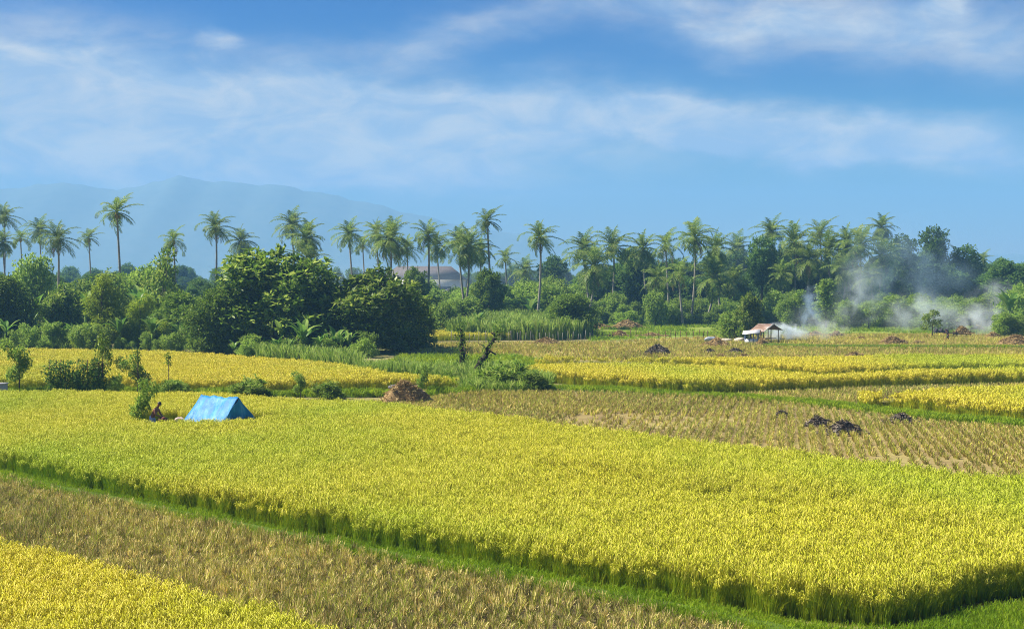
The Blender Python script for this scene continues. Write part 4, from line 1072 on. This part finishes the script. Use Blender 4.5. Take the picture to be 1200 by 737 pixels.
# trellis of climbing vines on the bank
y0 = depth_of(463)
t = thing('vine_trellis', 'dark green climbing vines on upright sticks along the bank', 'trellis', (*at(92, 463), 0))
s_ = y0 / F; rng = np.random.default_rng(9)
for i, px in enumerate(np.linspace(59, 122, 11)):
    x = (px - 92) * s_; h = rng.uniform(1.9, 2.6); mb = MB(); mb.tube([(x, 0, 0), (x + rng.normal(0, .06), rng.normal(0, .1), h)], .03, 5); obj('stick', mb.mesh('stick', [m_wood]), t)
mb = MB()
for i, px in enumerate([59, 62, 68, 72, 78, 82, 89, 92, 94, 100, 104, 110, 112, 116, 121]):
    x = (px - 92) * s_; n = 260; z = rng.uniform(.15, 2.5, n) * (.8 + .2 * math.sin(i * 1.7)); C = np.stack([x + rng.normal(0, .20, n) + .1 * np.sin(z * 3 + i), rng.normal(0, .28, n), z], 1)
    mb.quads(leaf_quads(rng, C, unit(sph(rng, n) + [0, 0, .2]), sph(rng, n), rng.uniform(.14, .28, n), rng.uniform(.07, .13, n)))
obj('vine_leaves', mb.mesh('vine_leaves', [M['leaf_forest']]), t)

# scarecrow-like thin post with a leafy tuft
def stick_plant(px, top, base, label, w):
    Y = depth_of(base); p = atd(px, top, Y); t = thing('stick_plant', label, 'young plant', (p[0], Y, 0)); rng = np.random.default_rng(int(px))
    mb = MB(); mb.tube([(0, 0, -.1), (.04, 0, p[2] * .5), (0, 0, p[2] * .95)], [.035, .03, .02], 6); obj('stem', mb.mesh('stem', [M['bark']]), t)
    mb = MB(); n = 90; C = np.stack([rng.normal(0, w * .25, n), rng.normal(0, w * .25, n), p[2] * rng.uniform(.72, 1.0, n)], 1)
    mb.quads(leaf_quads(rng, C, unit(sph(rng, n) + [0, 0, .3]), sph(rng, n), rng.uniform(.12, .3, n), rng.uniform(.06, .1, n))); obj('leaves', mb.mesh('leaves', [M['leaf_dense']]), t)
stick_plant(197, 414, 463, 'thin stick-like plant with a small tuft between sapling and tent', .4)
stick_plant(161, 411, 464, 'slender tufted stem poking above the bushy sapling', .3)

# twisted stumps among the reeds
def stump(px, top, base, lean, label, seed, w):
    Y = depth_of(base); p = atd(px, top, Y); h = p[2]; t = thing('stump', label, 'tree stump', (p[0], Y, 0)); rng = np.random.default_rng(seed)
    mb = MB(); pts = [np.array([0, 0, -.2]) - np.array([lean, 0, 0]) * .5]
    for q in np.linspace(.2, 1, 7): pts.append(np.array([lean * (q - .5) + rng.normal(0, .10), rng.normal(0, .10), q * h]))
    mb.tube(pts, [.30, .26, .22, .24, .19, .16, .12, .05], 7)
    for k in range(5):
        b = pts[2 + k]; mb.tube([b, b + rng.normal(0, .35, 3) + [0, 0, .2], b + rng.normal(0, .5, 3) + [0, 0, .45]], [.09, .06, .02], 5)
    obj('trunk', mb.mesh('trunk', [surf_mat('dark_bark', [(.02, .017, .013), (.06, .045, .03)], 4, bump=.4)], True), t)
    mb = MB()
    for b in pts[2:]:
        n = 70; C = b + rng.normal(0, w, (n, 3)); mb.quads(leaf_quads(rng, C, unit(sph(rng, n)), sph(rng, n), rng.uniform(.15, .3, n), rng.uniform(.07, .13, n)))
    obj('leaves', mb.mesh('leaves', [M['leaf_dense']]), t)
stump(541, 385, 440, .0, 'upright dark ivy-grown stump in the reeds', 1, .26)
stump(568, 386, 444, 2.2, 'dark leaning twisted stump over the dense bush', 2, .20)

# grey block at the edge, pale stump, white sheets
p = at(5, 470); Y = p[1]; mb = MB(); mb.box((0, 0, .6), (1.3, .8, 1.2)); mb.box((0, 0, 1.24), (1.42, .92, .08))
o = obj('concrete_block', mb.mesh('concrete_block', [m_grey]), None, (p[0] - .2, Y - 1, 0)); md = o.modifiers.new('bevel', 'BEVEL'); md.width = .03; tag(o, 'pale grey concrete block by the young tree at the picture edge', 'concrete block')
Y = depth_of(414); p = at(235, 414); mb = MB(); mb.tube([(0, 0, -.1), (.03, 0, 1.4), (0, 0, 2.7)], [.14, .12, .10], 8)
o = obj('bare_stump', mb.mesh('bare_stump', [M['palm_bark']], True), None, (p[0], Y - .6, 0)); tag(o, 'pale bare stump in front of the dark clump', 'tree stump')
p = at(480, 409); lump('plastic_sheet', 'upright crumpled white sheet by the open end of the dark clump', 'sheet', (p[0] - .2, p[1], 0), (.7, .6, 1.05), [m_white], 11, group='white sheets at the clump end')
p = at(489, 409); lump('plastic_sheet', 'wider white sheet lying beside the upright crumpled one', 'sheet', (p[0] + .1, p[1] - .3, 0), (1.5, 1.0, .62), [m_white], 12, group='white sheets at the clump end')
p = at(840, 404); lump('plastic_cover', 'grey-blue plastic cover draped on the dark straw heap', 'cover', (p[0] - .7, p[1] + .2, .35), (1.6, 1.0, .62), [plain('grey_plastic', (.30, .34, .38), .4)], 13)
p = at(462, 466); lump('plastic_cover', 'grey plastic sheet on the shoulder of the big straw heap', 'cover', (p[0] + .15, p[1] + .2, .5), (1.1, .8, .36), [plain('dull_plastic', (.17, .175, .18), .6)], 14)
for px, w, h, lb, sd in ((850, 2.2, .55, 'long cream sheet heap between covered straw heap and hut', 15), (868, 1.5, .65, 'cream sheet heap touching the hut wall', 16)):
    p = at(px, 402); lump('sheet_heap', lb, 'sheet', (p[0], p[1] + .5, 0), (w, .9, h), [plain('cream_sheet', (.50, .44, .34), .7)], sd, group='cream sheets by the hut')
p = at(1112, 404); lump('green_bundle', 'yellow-green rice bundle at the feet of the striding person', 'bundle', (p[0], p[1], 0), (1.2, .6, .32), [M['stub_green']], 17)

# channel of pale water
def strip(pts, w, z, name, mat):
    L = np.array([at(x, y) for x, y in pts]); mb = MB(); V = []
    for p in L: V += [(p[0], p[1] - w / 2, z), (p[0], p[1] + w / 2, z)]
    mb.add(V, [(2 * i, 2 * i + 2, 2 * i + 3, 2 * i + 1) for i in range(len(L) - 1)]); o = obj(name, mb.mesh(name, [mat])); tag(o, kind='structure'); return o
m_water = surf_mat('water', [(.10, .13, .12), (.16, .19, .17)], .5, rough=.08, spec=.5)
strip([(500, 402.0), (540, 401.6), (575, 401.6), (603, 402)], 5.0, .024, 'water', m_water)

# ------------------------------------------------------------------ field hut
hx, hy = at(897, 403); s_ = hy / F
t = thing('field_hut', 'small open hut with rusty tin roof, rising white smoke beside it', 'hut', (hx, hy, 0), R(38)); t.scale = (.84, .84, .9)
for x in (-1.5, .1, 1.7):
    for y in (-1.0, 1.0):
        mb = MB(); mb.tube([(x, y, -.1), (x, y, 2.05 if x != .1 else 2.6)], .07, 7); obj('post', mb.mesh('post', [m_wood]), t)
def corr(x0, z0, x1, z1, y0, y1, mat):
    n = 46; V = []
    for j in range(n + 1):
        y = y0 + (y1 - y0) * j / n; c = .022 * math.sin(j * 2.1)
        V += [(x0, y, z0 + c), ((x0 + x1) / 2, y, (z0 + z1) / 2 + c - .03), (x1, y, z1 + c)]
    mb = MB(); mb.add(V, [(3 * j + k, 3 * j + 3 + k, 3 * j + 4 + k, 3 * j + 1 + k) for j in range(n) for k in (0, 1)])
    me = mb.mesh('roof_sheet', [mat], False); o = obj('roof_sheet', me, t); md = o.modifiers.new('thick', 'SOLIDIFY'); md.thickness = .02; return o
corr(-2.0, 1.75, .12, 2.78, -1.5, 1.5, m_rust); corr(.14, 2.80, 2.25, 1.9, -1.45, 1.45, surf_mat('shaded_tin', [(.05, .04, .04), (.12, .09, .08), (.24, .22, .2)], 1.4, 6, .5, .2))  # slope away from the sun gets a darker tin, shade put into its colour
mb = MB(); mb.box((-.95, -1.56, 2.34), (2.3, .05, .14)); 
V = np.concatenate(mb.v); ang = math.atan2(1.03, 2.12); c = np.array([-.95, -1.56, 2.34]); q = V - c
V = np.stack([q[:, 0] * math.cos(ang) - q[:, 2] * math.sin(ang), q[:, 1], q[:, 0] * math.sin(ang) + q[:, 2] * math.cos(ang)], 1) + c; mb.v = [V]
obj('roof_edge_highlight', mb.mesh('roof_edge_highlight', [m_white]), t)  # white strip standing in for the sunlit highlight along the roof edge
mb = MB(); mb.tube([(.12, -1.4, 2.62), (.12, 1.4, 2.62)], .06, 6); obj('ridge_beam', mb.mesh('ridge_beam', [m_wood]), t)
mb = MB(); mb.box((.8, .2, .75), (1.9, 1.5, .08)); obj('sleeping_platform', mb.mesh('sleeping_platform', [m_wood]), t)
# white stall leaning on it
t = thing('white_stall', 'little white sheet-roofed stall with blue poles against the hut', 'stall', (hx - 1.95, hy - 1.7, 0), R(-12))
mb = MB(); mb.add([(-1.15, -.95, 1.30), (.95, -.95, 1.50), (.95, .95, 1.85), (-1.15, .95, 1.65)], [(0, 1, 2, 3)]); o = obj('sheet_roof', mb.mesh('sheet_roof', [m_white]), t); md = o.modifiers.new('thick', 'SOLIDIFY'); md.thickness = .03
mb = MB(); mb.box((-.1, -.62, .42), (1.6, .04, .62)); mb.box((-.92, .05, .42), (.04, 1.25, .62)); obj('sheet_wall', mb.mesh('sheet_wall', [m_white]), t)
for x, y in ((-.88, -.68), (-.35, -.68), (.2, -.68), (.7, -.68), (-.88, .72), (.7, .72)):
    mb = MB(); mb.tube([(x, y, -.05), (x, y, 1.36 + (x + 1) * .11 + (y + .7) * .17)], .035, 6); obj('pole', mb.mesh('pole', [m_bluepole]), t)
mb = MB(); mb.tube([(-.9, -.70, 1.0), (.72, -.70, 1.0)], .03, 6); obj('rail', mb.mesh('rail', [m_bluepole]), t)

# brown cart / drying rack beside the worker's smoke
p = at(1127, 396); t = thing('hay_rack', 'brown wooden rack heaped with straw beside the far smoke', 'rack', (p[0], p[1], 0), R(8))
mb = MB(); mb.box((0, 0, .55), (2.0, 1.2, .1)); obj('deck', mb.mesh('deck', [m_wood]), t)
for sx in (-1, 1):
    for sy in (-1, 1):
        mb = MB(); mb.tube([(sx * 1.0, sy * .5, -.05), (sx * 1.0, sy * .5, 1.0)], .06, 6); obj('post', mb.mesh('post', [m_wood]), t)
h = heap(1127, 396, 19, 8, 'straw', 'dark straw piled on the brown rack', 'straw_heap'); h.location = (p[0], p[1], .6)
# far wooden posts and crates in front of it
for px in (1097, 1103, 1109):
    p = at(px, 392.5); lump('feed_sack', f'dark sack {("nearest the thin small tree", "between its two dark neighbours", "nearest the hay rack")[(1097, 1103, 1109).index(px)]} behind the striding person', 'sack', (p[0], p[1], 0), (.75, .5, .9), [m_dark_cloth], px, group='dark sacks before the hay rack')

# fence along the meadow
t = thing('field_fence', 'thin stick fence along the meadow before the palms', 'fence', (*at(790, 397), 0)); rng = np.random.default_rng(12)
c = at(790, 397)
for px in np.arange(694, 885, 6.5):
    p = at(px + rng.normal(0, 1), 396.5 + (px - 790) * .004) - c; h = rng.uniform(.8, 1.25)
    mb = MB(); mb.tube([(p[0], p[1], -.1), (p[0] + rng.normal(0, .06), p[1], h)], .05, 5); obj('post', mb.mesh('post', [m_wood]), t)
for z in (.45, .8):
    a, b = at(694, 396.2) - c, at(884, 396.9) - c; mb = MB(); mb.tube([(a[0], a[1], z), (b[0], b[1], z)], .015, 4); obj('rail', mb.mesh('rail', [m_wood]), t)
t = thing('field_fence', 'thin stick fence in front of the cane stand', 'fence', (*at(610, 401), 0)); c = at(610, 401)
for px in np.arange(528, 694, 5.5):
    p = at(px + rng.normal(0, 1), 400.2) - c; h = rng.uniform(.9, 1.5)
    mb = MB(); mb.tube([(p[0], p[1], -.1), (p[0] + rng.normal(0, .08), p[1], h)], .035, 5); obj('post', mb.mesh('post', [M['palm_bark']]), t)

# ------------------------------------------------------------------ hazy houses
def house(px, Y, w, d, wall_top, ridge, rz, label, roofm, hip=False):
    x = atd(px, 330, Y)[0]; zt = atd(px, wall_top, Y)[2]; zr = atd(px, ridge, Y)[2]
    t = thing('house', label, 'house', (x, Y, 0), rz, 'houses beyond the cane')
    mb = MB(); mb.box((0, 0, zt / 2), (w, d, zt)); 
    if not hip: mb.add([(-w / 2, -d / 2 - .01, zt), (w / 2, -d / 2 - .01, zt), (0, -d / 2 - .01, zr - .1)], [(0, 1, 2)])
    obj('wall', mb.mesh('wall', [m_hwall]), t)
    mb = MB(); ov = .7
    if hip:
        k = w * .33
        V = [(-w / 2 - ov, -d / 2 - ov, zt - .2), (w / 2 + ov, -d / 2 - ov, zt - .2), (w / 2 + ov, d / 2 + ov, zt - .2), (-w / 2 - ov, d / 2 + ov, zt - .2), (-k, 0, zr), (k, 0, zr)]
        mb.add(V, [(0, 1, 5, 4), (1, 2, 5), (2, 3, 4, 5), (3, 0, 4), (3, 2, 1, 0)])
    else:
        V = [(-w / 2 - ov, -d / 2 - ov, zt - .25), (0, -d / 2 - ov, zr), (w / 2 + ov, -d / 2 - ov, zt - .25), (-w / 2 - ov, d / 2 + ov, zt - .25), (0, d / 2 + ov, zr), (w / 2 + ov, d / 2 + ov, zt - .25)]
        mb.add(V, [(0, 3, 4, 1), (1, 4, 5, 2)])
    o = obj('roof', mb.mesh('roof', [roofm]), t)
    if not hip: md = o.modifiers.new('thick', 'SOLIDIFY'); md.thickness = .25
    for k in (-1, 1):
        mb = MB(); mb.box((k * w * .26, -d / 2 - .03, zt * .62), (w * .16, .08, zt * .22)); obj('window', mb.mesh('window', [m_glassy]), t)
    mb = MB(); mb.box((0, -d / 2 - .03, zt * .32), (w * .14, .08, zt * .64)); obj('door', mb.mesh('door', [m_wood]), t)
m_hwall = plain('white_plaster', (.7, .7, .68)); m_glassy = plain('dark_window', (.05, .06, .07), .2); m_rtile = surf_mat('brown_tiles', [(.10, .085, .08), (.17, .14, .13)], 1, 6, .8, .3)
house(497, 420, 24, 14, 327, 312, R(0), 'large house with a broad brown hipped roof in the haze', m_rtile, True)
house(470, 440, 30, 12, 332, 322, R(4), 'long low white-walled house half behind the dark clump', plain('pale_roof', (.4, .42, .44)), True)
house(528, 330, 7, 9, 346, 339, R(0), 'small white gabled house behind the cane', plain('pale_roof', (.4, .42, .44)))
house(544, 345, 6, 8, 348, 342, R(-8), 'smaller pale gabled house beside the white gabled one', m_rtile)
house(1, 285, 7, 8, 350, 343, R(5), 'pale house at the picture edge behind the banana plants', m_rtile)
# ------------------------------------------------------------------ hills
HILLY = 3900.0
prof = np.array([(-1200, 232), (-500, 222), (-200, 226), (0, 221), (30, 220), (50, 217), (78, 213), (95, 218), (110, 220), (140, 222), (160, 221), (180, 213), (212, 207), (236, 211), (262, 214), (300, 216), (340, 219), (372, 226), (400, 231), (440, 240), (480, 250), (540, 264), (620, 276), (700, 286), (800, 292), (1000, 297), (1300, 300), (2400, 290)], float)
nx, ny = 240, 13
mb = MB(); V = []; rng = np.random.default_rng(1)
X = np.linspace(-2900, 2900, nx)
px = 600 + X / HILLY * F
py = np.interp(px, prof[:, 0], prof[:, 1]) + 1.2 * np.sin(px * .11) + .8 * np.sin(px * .23 + 1)
Hh = CAMH + (HOR - py) / F * HILLY
for j in range(ny):
    q = j / (ny - 1); y = HILLY - 700 + 1200 * q
    k = np.clip(1 - abs(y - HILLY) / (700 if y < HILLY else 500), 0, 1)
    z = Hh * k ** .9 * (1 - .25 * (k < .97) * np.abs(np.sin(X * .008 + j)) * (1 - k)) - .5 * (k <= 0)
    V += [(a, y, max(b, -.5)) for a, b in zip(X, z)]
fs = [(j * nx + i, j * nx + i + 1, (j + 1) * nx + i + 1, (j + 1) * nx + i) for j in range(ny - 1) for i in range(nx - 1)]
mb.add(V, fs); o = obj('hills', mb.mesh('hills', [surf_mat('hazy_hill_forest', [(.11, .155, .135), (.15, .19, .16)], .03, 8)], True)); tag(o, kind='structure')  # forest colour paled towards the air colour, so the ridge fades as in haze

# ------------------------------------------------------------------ air
def vol_mat(name, color, density, aniso, noise=None, absorb=None):
    m, nt, N, L = new_mat(name)
    v = N.new('ShaderNodeVolumePrincipled'); v.inputs['Color'].default_value = (*color, 1); v.inputs['Anisotropy'].default_value = aniso
    v.inputs['Density'].default_value = density
    if noise:
        sc, seed, edge = noise
        tc = N.new('ShaderNodeTexCoord')
        ma = N.new('ShaderNodeMapping'); ma.inputs['Location'].default_value = (-1, -1, -1); ma.inputs['Scale'].default_value = (2, 2, 2); L.new(tc.outputs['Generated'], ma.inputs[0])
        ln = N.new('ShaderNodeVectorMath'); ln.operation = 'LENGTH'; wn = N.new('ShaderNodeTexNoise'); wn.inputs['Scale'].default_value = sc * .6; wn.inputs['Detail'].default_value = 4; L.new(tc.outputs['Object'], wn.inputs['Vector'])
        ws = N.new('ShaderNodeVectorMath'); ws.operation = 'MULTIPLY_ADD'; ws.inputs[1].default_value = (1.3, 1.3, 1.3); ws.inputs[2].default_value = (-.65, -.65, -.65); L.new(wn.outputs[1], ws.inputs[0])
        wa = N.new('ShaderNodeVectorMath'); L.new(ma.outputs[0], wa.inputs[0]); L.new(ws.outputs[0], wa.inputs[1]); L.new(wa.outputs[0], ln.inputs[0])
        nz = N.new('ShaderNodeTexNoise'); nz.inputs['Scale'].default_value = sc; nz.inputs['Detail'].default_value = 3; nz.inputs['Distortion'].default_value = .6
        mp = N.new('ShaderNodeMapping'); mp.inputs['Location'].default_value = (seed, seed * 2.3, 0); L.new(tc.outputs['Object'], mp.inputs[0]); L.new(mp.outputs[0], nz.inputs['Vector'])
        fa = N.new('ShaderNodeMapRange'); fa.interpolation_type = 'SMOOTHSTEP'; L.new(ln.outputs['Value'], fa.inputs[0]); fa.inputs[1].default_value = 1.0; fa.inputs[2].default_value = edge; fa.inputs[3].default_value = 0; fa.inputs[4].default_value = 1
        fb = N.new('ShaderNodeMapRange'); fb.interpolation_type = 'SMOOTHSTEP'; L.new(nz.outputs[0], fb.inputs[0]); fb.inputs[1].default_value = .36; fb.inputs[2].default_value = .68; fb.inputs[3].default_value = 0; fb.inputs[4].default_value = 1
        m1 = N.new('ShaderNodeMath'); m1.operation = 'MULTIPLY'; L.new(fa.outputs[0], m1.inputs[0]); L.new(fb.outputs[0], m1.inputs[1])
        m2 = N.new('ShaderNodeMath'); m2.operation = 'MULTIPLY'; L.new(m1.outputs[0], m2.inputs[0]); m2.inputs[1].default_value = density
        L.new(m2.outputs[0], v.inputs['Density'])
    o = N.new('ShaderNodeOutputMaterial'); L.new(v.outputs[0], o.inputs['Volume'])
    return m

HAZE_D, HAZE_C = .00033, (.22, .49, .88)
mb = MB(); mb.box((0, 2300, (300 - 1) / 2), (7000, 5000, 301))
o = obj('haze', mb.mesh('haze', [vol_mat('haze_air', HAZE_C, HAZE_D, .0)])); tag(o, kind='stuff')

def smoke(px, py, Y, w, h, d, dens, col, label, seed, lean=0.0, sc=.35, edge=.1):
    """a soft billow: an egg-shaped body of smoke round a photo position, w and h in photo pixels"""
    p = atd(px, py, Y); k = Y / F; rx, rz = w * k / 2, h * k / 2
    n, m = 20, 12; V = []; fs = []
    for i in range(m + 1):
        th = i / m * math.pi
        for j in range(n):
            ph = j / n * 2 * math.pi; z = rz * math.cos(th)
            V.append((rx * math.sin(th) * math.cos(ph) + lean * z, d / 2 * math.sin(th) * math.sin(ph), z))
    for i in range(m):
        for j in range(n): fs.append((i * n + j, (i + 1) * n + j, (i + 1) * n + (j + 1) % n, i * n + (j + 1) % n))
    mb = MB(); mb.add(V, fs); me = mb.mesh('smoke', [vol_mat('smoke_vapour', col, dens, .2, (sc, seed, edge))], True)
    z = max(p[2], rz * .93)
    o = obj('smoke', me, None, (p[0], Y, z)); tag(o, label, 'smoke', kind='stuff'); return o
WH, BL = (.84, .92, 1.0), (.55, .72, .95)
smoke(920, 394, 183, 76, 26, 3.5, 2.6, WH, 'thick white smoke drifting low from the hut heap', 1, .3, .9)
smoke(958, 390, 184, 110, 34, 4, .45, WH, 'thin white smoke trailing off beside the hut', 2, .2, .5)
smoke(951, 370, 205, 34, 66, 3.5, .6, BL, 'bluish smoke column behind the hut', 3, .1, .6)
smoke(1010, 356, 225, 80, 100, 6, .24, (.8, .88, .97), 'tall white smoke rising before the palms', 4, .12, .4)
smoke(1066, 322, 246, 250, 140, 16, .065, (.55, .78, 1.0), 'wide blue smoke cloud in front of the dark trees', 5, .25, .18)
smoke(1084, 374, 215, 120, 60, 7, .26, WH, 'pale smoke around the thin small tree', 6, .2, .4)
smoke(1150, 377, 200, 90, 46, 5, .55, WH, 'white smoke blowing from the hay rack', 7, .5, .5)
smoke(1172, 350, 235, 100, 60, 6, .22, (.85, .9, .97), 'upper smoke wisp over the light trees', 8, .8, .35)

smoke(500, 330, 340, 620, 60, 150, .0045, (.6, .76, .95), 'thin bluish smoke hanging over the houses and far palms', 9, 0, .02, .3)
smoke(960, 330, 300, 560, 120, 60, .0075, (.5, .7, .95), 'thin blue smoke hanging among the forest palms', 10, 0, .03, .3)

smoke(1050, 379, 212, 330, 44, 8, .07, (.85, .91, .98), 'low thin veil of pale smoke along the treeline', 11, 0, .08, .4)
# ------------------------------------------------------------------ light and sky
SUN_EL, SUN_AZ = R(47), R(-79)            # azimuth from +Y, clockwise positive
sd = bpy.data.lights.new('sun', 'SUN'); sd.energy = 5.0; sd.angle = R(.55); sd.color = (1, .93, .80)
so = bpy.data.objects.new('sun', sd); COL.objects.link(so)
to = Vector((math.sin(SUN_AZ) * math.cos(SUN_EL), math.cos(SUN_AZ) * math.cos(SUN_EL), math.sin(SUN_EL)))
so.rotation_euler = to.to_track_quat('Z', 'Y').to_euler(); so.location = (-40, -20, 60)

w = bpy.data.worlds.new('World'); SC.world = w; w.use_nodes = True
nt = w.node_tree; N, L = nt.nodes, nt.links; N.clear()
def mth(op, a, b=None, c=None):
    n = N.new('ShaderNodeMath'); n.operation = op
    for i, v in enumerate((a, b, c)):
        if v is None: continue
        if isinstance(v, (int, float)): n.inputs[i].default_value = v
        else: L.new(v, n.inputs[i])
    return n.outputs[0]
tc = N.new('ShaderNodeTexCoord'); sp = N.new('ShaderNodeSeparateXYZ'); L.new(tc.outputs['Generated'], sp.inputs[0])
hyp = mth('SQRT', mth('ADD', mth('POWER', sp.outputs[0], 2), mth('POWER', sp.outputs[1], 2)))
az = mth('ARCTAN2', sp.outputs[0], sp.outputs[1]); el = mth('ARCTAN2', sp.outputs[2], hyp)
cmb = N.new('ShaderNodeCombineXYZ'); L.new(az, cmb.inputs[0]); L.new(mth('MULTIPLY', el, 2.4), cmb.inputs[1])
def noise(scale, detail=5, rough=.6, dist=0.0, vec=None):
    n = N.new('ShaderNodeTexNoise'); n.inputs['Scale'].default_value = scale; n.inputs['Detail'].default_value = detail; n.inputs['Roughness'].default_value = rough; n.inputs['Distortion'].default_value = dist
    L.new(vec or cmb.outputs[0], n.inputs['Vector']); return n
nA = noise(9, 5); nB = noise(11, 8, .55, .3); nC = noise(7, 4); nD = noise(16, 7, .6, .5)
wx = mth('MULTIPLY', mth('SUBTRACT', nA.outputs[0], .5), .11); sepc = N.new('ShaderNodeSeparateColor'); L.new(nA.outputs[1], sepc.inputs[0])
wy = mth('MULTIPLY', mth('SUBTRACT', sepc.outputs[1], .5), .045)
u, v = mth('ADD', az, wx), mth('ADD', el, wy)
def cloud(px, py, a, b, rot, amp):
    """soft patch of cloud by direction (a, b: half sizes in photo pixels)"""
    ca, ce = math.atan((px - 600) / F), math.atan((HOR - py) / F); c, s = math.cos(R(rot)), math.sin(R(rot))
    du, dv = mth('SUBTRACT', u, ca), mth('SUBTRACT', v, ce)
    p = mth('MULTIPLY', mth('ADD', mth('MULTIPLY', du, c), mth('MULTIPLY', dv, s)), F / a)
    q = mth('MULTIPLY', mth('SUBTRACT', mth('MULTIPLY', dv, c), mth('MULTIPLY', du, s)), F / b)
    d = mth('ADD', mth('POWER', mth('ABSOLUTE', p), 2.4), mth('POWER', mth('ABSOLUTE', q), 2.4))
    return mth('MULTIPLY', mth('EXPONENT', mth('MULTIPLY', d, -1)), amp)
CL = [(100, 112, 330, 66, -8, .85), (330, 150, 340, 56, -5, .65), (560, 138, 190, 44, -3, .8), (860, 148, 200, 30, -8, 1.05), (1090, 178, 190, 26, -5, .7),
      (60, 190, 300, 40, 0, .75), (330, 206, 260, 30, 0, .6), (1020, 40, 240, 46, -8, .62), (740, 6, 230, 30, -10, .42), (520, 45, 140, 18, 8, .42),
      (275, 46, 28, 10, 0, .5), (60, 85, 44, 20, 0, .4), (320, 135, 56, 14, -8, .6), (545, 130, 44, 22, 0, .45), (372, 215, 48, 10, 0, .55), (230, 124, 18, 9, 0, .4), (800, 148, 64, 20, -10, .4), (1085, 14, 24, 9, 0, .4)]
tot = None
for a in CL:
    c = cloud(*a); tot = c if tot is None else mth('ADD', tot, c)
den = mth('MULTIPLY', tot, mth('MAXIMUM', mth('SUBTRACT', mth('MULTIPLY', nB.outputs[0], 2.7), .32), .38))
# far from the photographed part the sky keeps loose clouds too
den = mth('ADD', den, mth('MULTIPLY', mth('GREATER_THAN', mth('ABSOLUTE', az), .6), mth('MULTIPLY', mth('MAXIMUM', mth('SUBTRACT', nC.outputs[0], .5), 0), 1.5)))
den = mth('MINIMUM', den, .92)
sky = N.new('ShaderNodeTexSky'); sky.sky_type = 'NISHITA'; sky.sun_disc = False; sky.sun_elevation = SUN_EL; sky.sun_rotation = SUN_AZ % (2 * math.pi)
sky.altitude = 0; sky.air_density = 1.0; sky.dust_density = .3; sky.ozone_density = 3.0
STR = .06
hs = N.new('ShaderNodeHueSaturation'); hs.inputs['Saturation'].default_value = SKY_SAT; hs.inputs['Value'].default_value = SKY_VAL; L.new(sky.outputs[0], hs.inputs['Color'])
mx = N.new('ShaderNodeMix'); mx.data_type = 'RGBA'; L.new(den, mx.inputs[0]); er = N.new('ShaderNodeValToRGB'); L.new(el, er.inputs[0]); ee = er.color_ramp.elements; ee.new(.10)
for q, (p_, c_) in enumerate(((0.0, (1.1, .96, .97)), (.085, (.60, .86, .97)), (.15, (.07, .58, .95)))): ee[q].position = p_; ee[q].color = (*c_, 1)
tn = N.new('ShaderNodeMix'); tn.data_type = 'RGBA'; tn.blend_type = 'MULTIPLY'; tn.inputs[0].default_value = 1; L.new(hs.outputs[0], tn.inputs[6]); L.new(er.outputs[0], tn.inputs[7]); L.new(tn.outputs[2], mx.inputs[6]); cr = N.new('ShaderNodeValToRGB'); L.new(nD.outputs[0], cr.inputs[0])
cr.color_ramp.elements[0].position = .40; cr.color_ramp.elements[0].color = (*[c / STR for c in CLOUD_D], 1); cr.color_ramp.elements[1].position = .62; cr.color_ramp.elements[1].color = (*[c / STR for c in CLOUD_C], 1)
L.new(cr.outputs[0], mx.inputs[7])
bg = N.new('ShaderNodeBackground'); bg.inputs[1].default_value = STR; L.new(mx.outputs[2], bg.inputs[0])
ow = N.new('ShaderNodeOutputWorld'); L.new(bg.outputs[0], ow.inputs[0])

# ------------------------------------------------------------------ camera and render
cd = bpy.data.cameras.new('camera'); cd.sensor_width = 36; cd.lens = F / 1200 * 36; cd.clip_end = 14000; cd.clip_start = .5
co = bpy.data.objects.new('camera', cd); COL.objects.link(co); co.location = (0, 0, CAMH); co.rotation_euler = (R(90) - PITCH, 0, 0)
SC.camera = co
vs = SC.view_settings; vs.view_transform = 'Standard'; vs.look = 'None'; vs.gamma = 1; vs.exposure = EXPO; vs.use_curve_mapping = False
SC.render.engine = 'CYCLES'
cy = SC.cycles
cy.max_bounces = 6; cy.diffuse_bounces = 3; cy.glossy_bounces = 2; cy.transmission_bounces = 3; cy.transparent_max_bounces = 6; cy.volume_bounces = 3
cy.volume_step_rate = 2.0; cy.volume_max_steps = 128
cy.use_adaptive_sampling = False; cy.filter_width = 1.05
cy.use_denoising = True; cy.denoiser = 'OPENIMAGEDENOISE'; cy.denoising_prefilter = 'NONE'
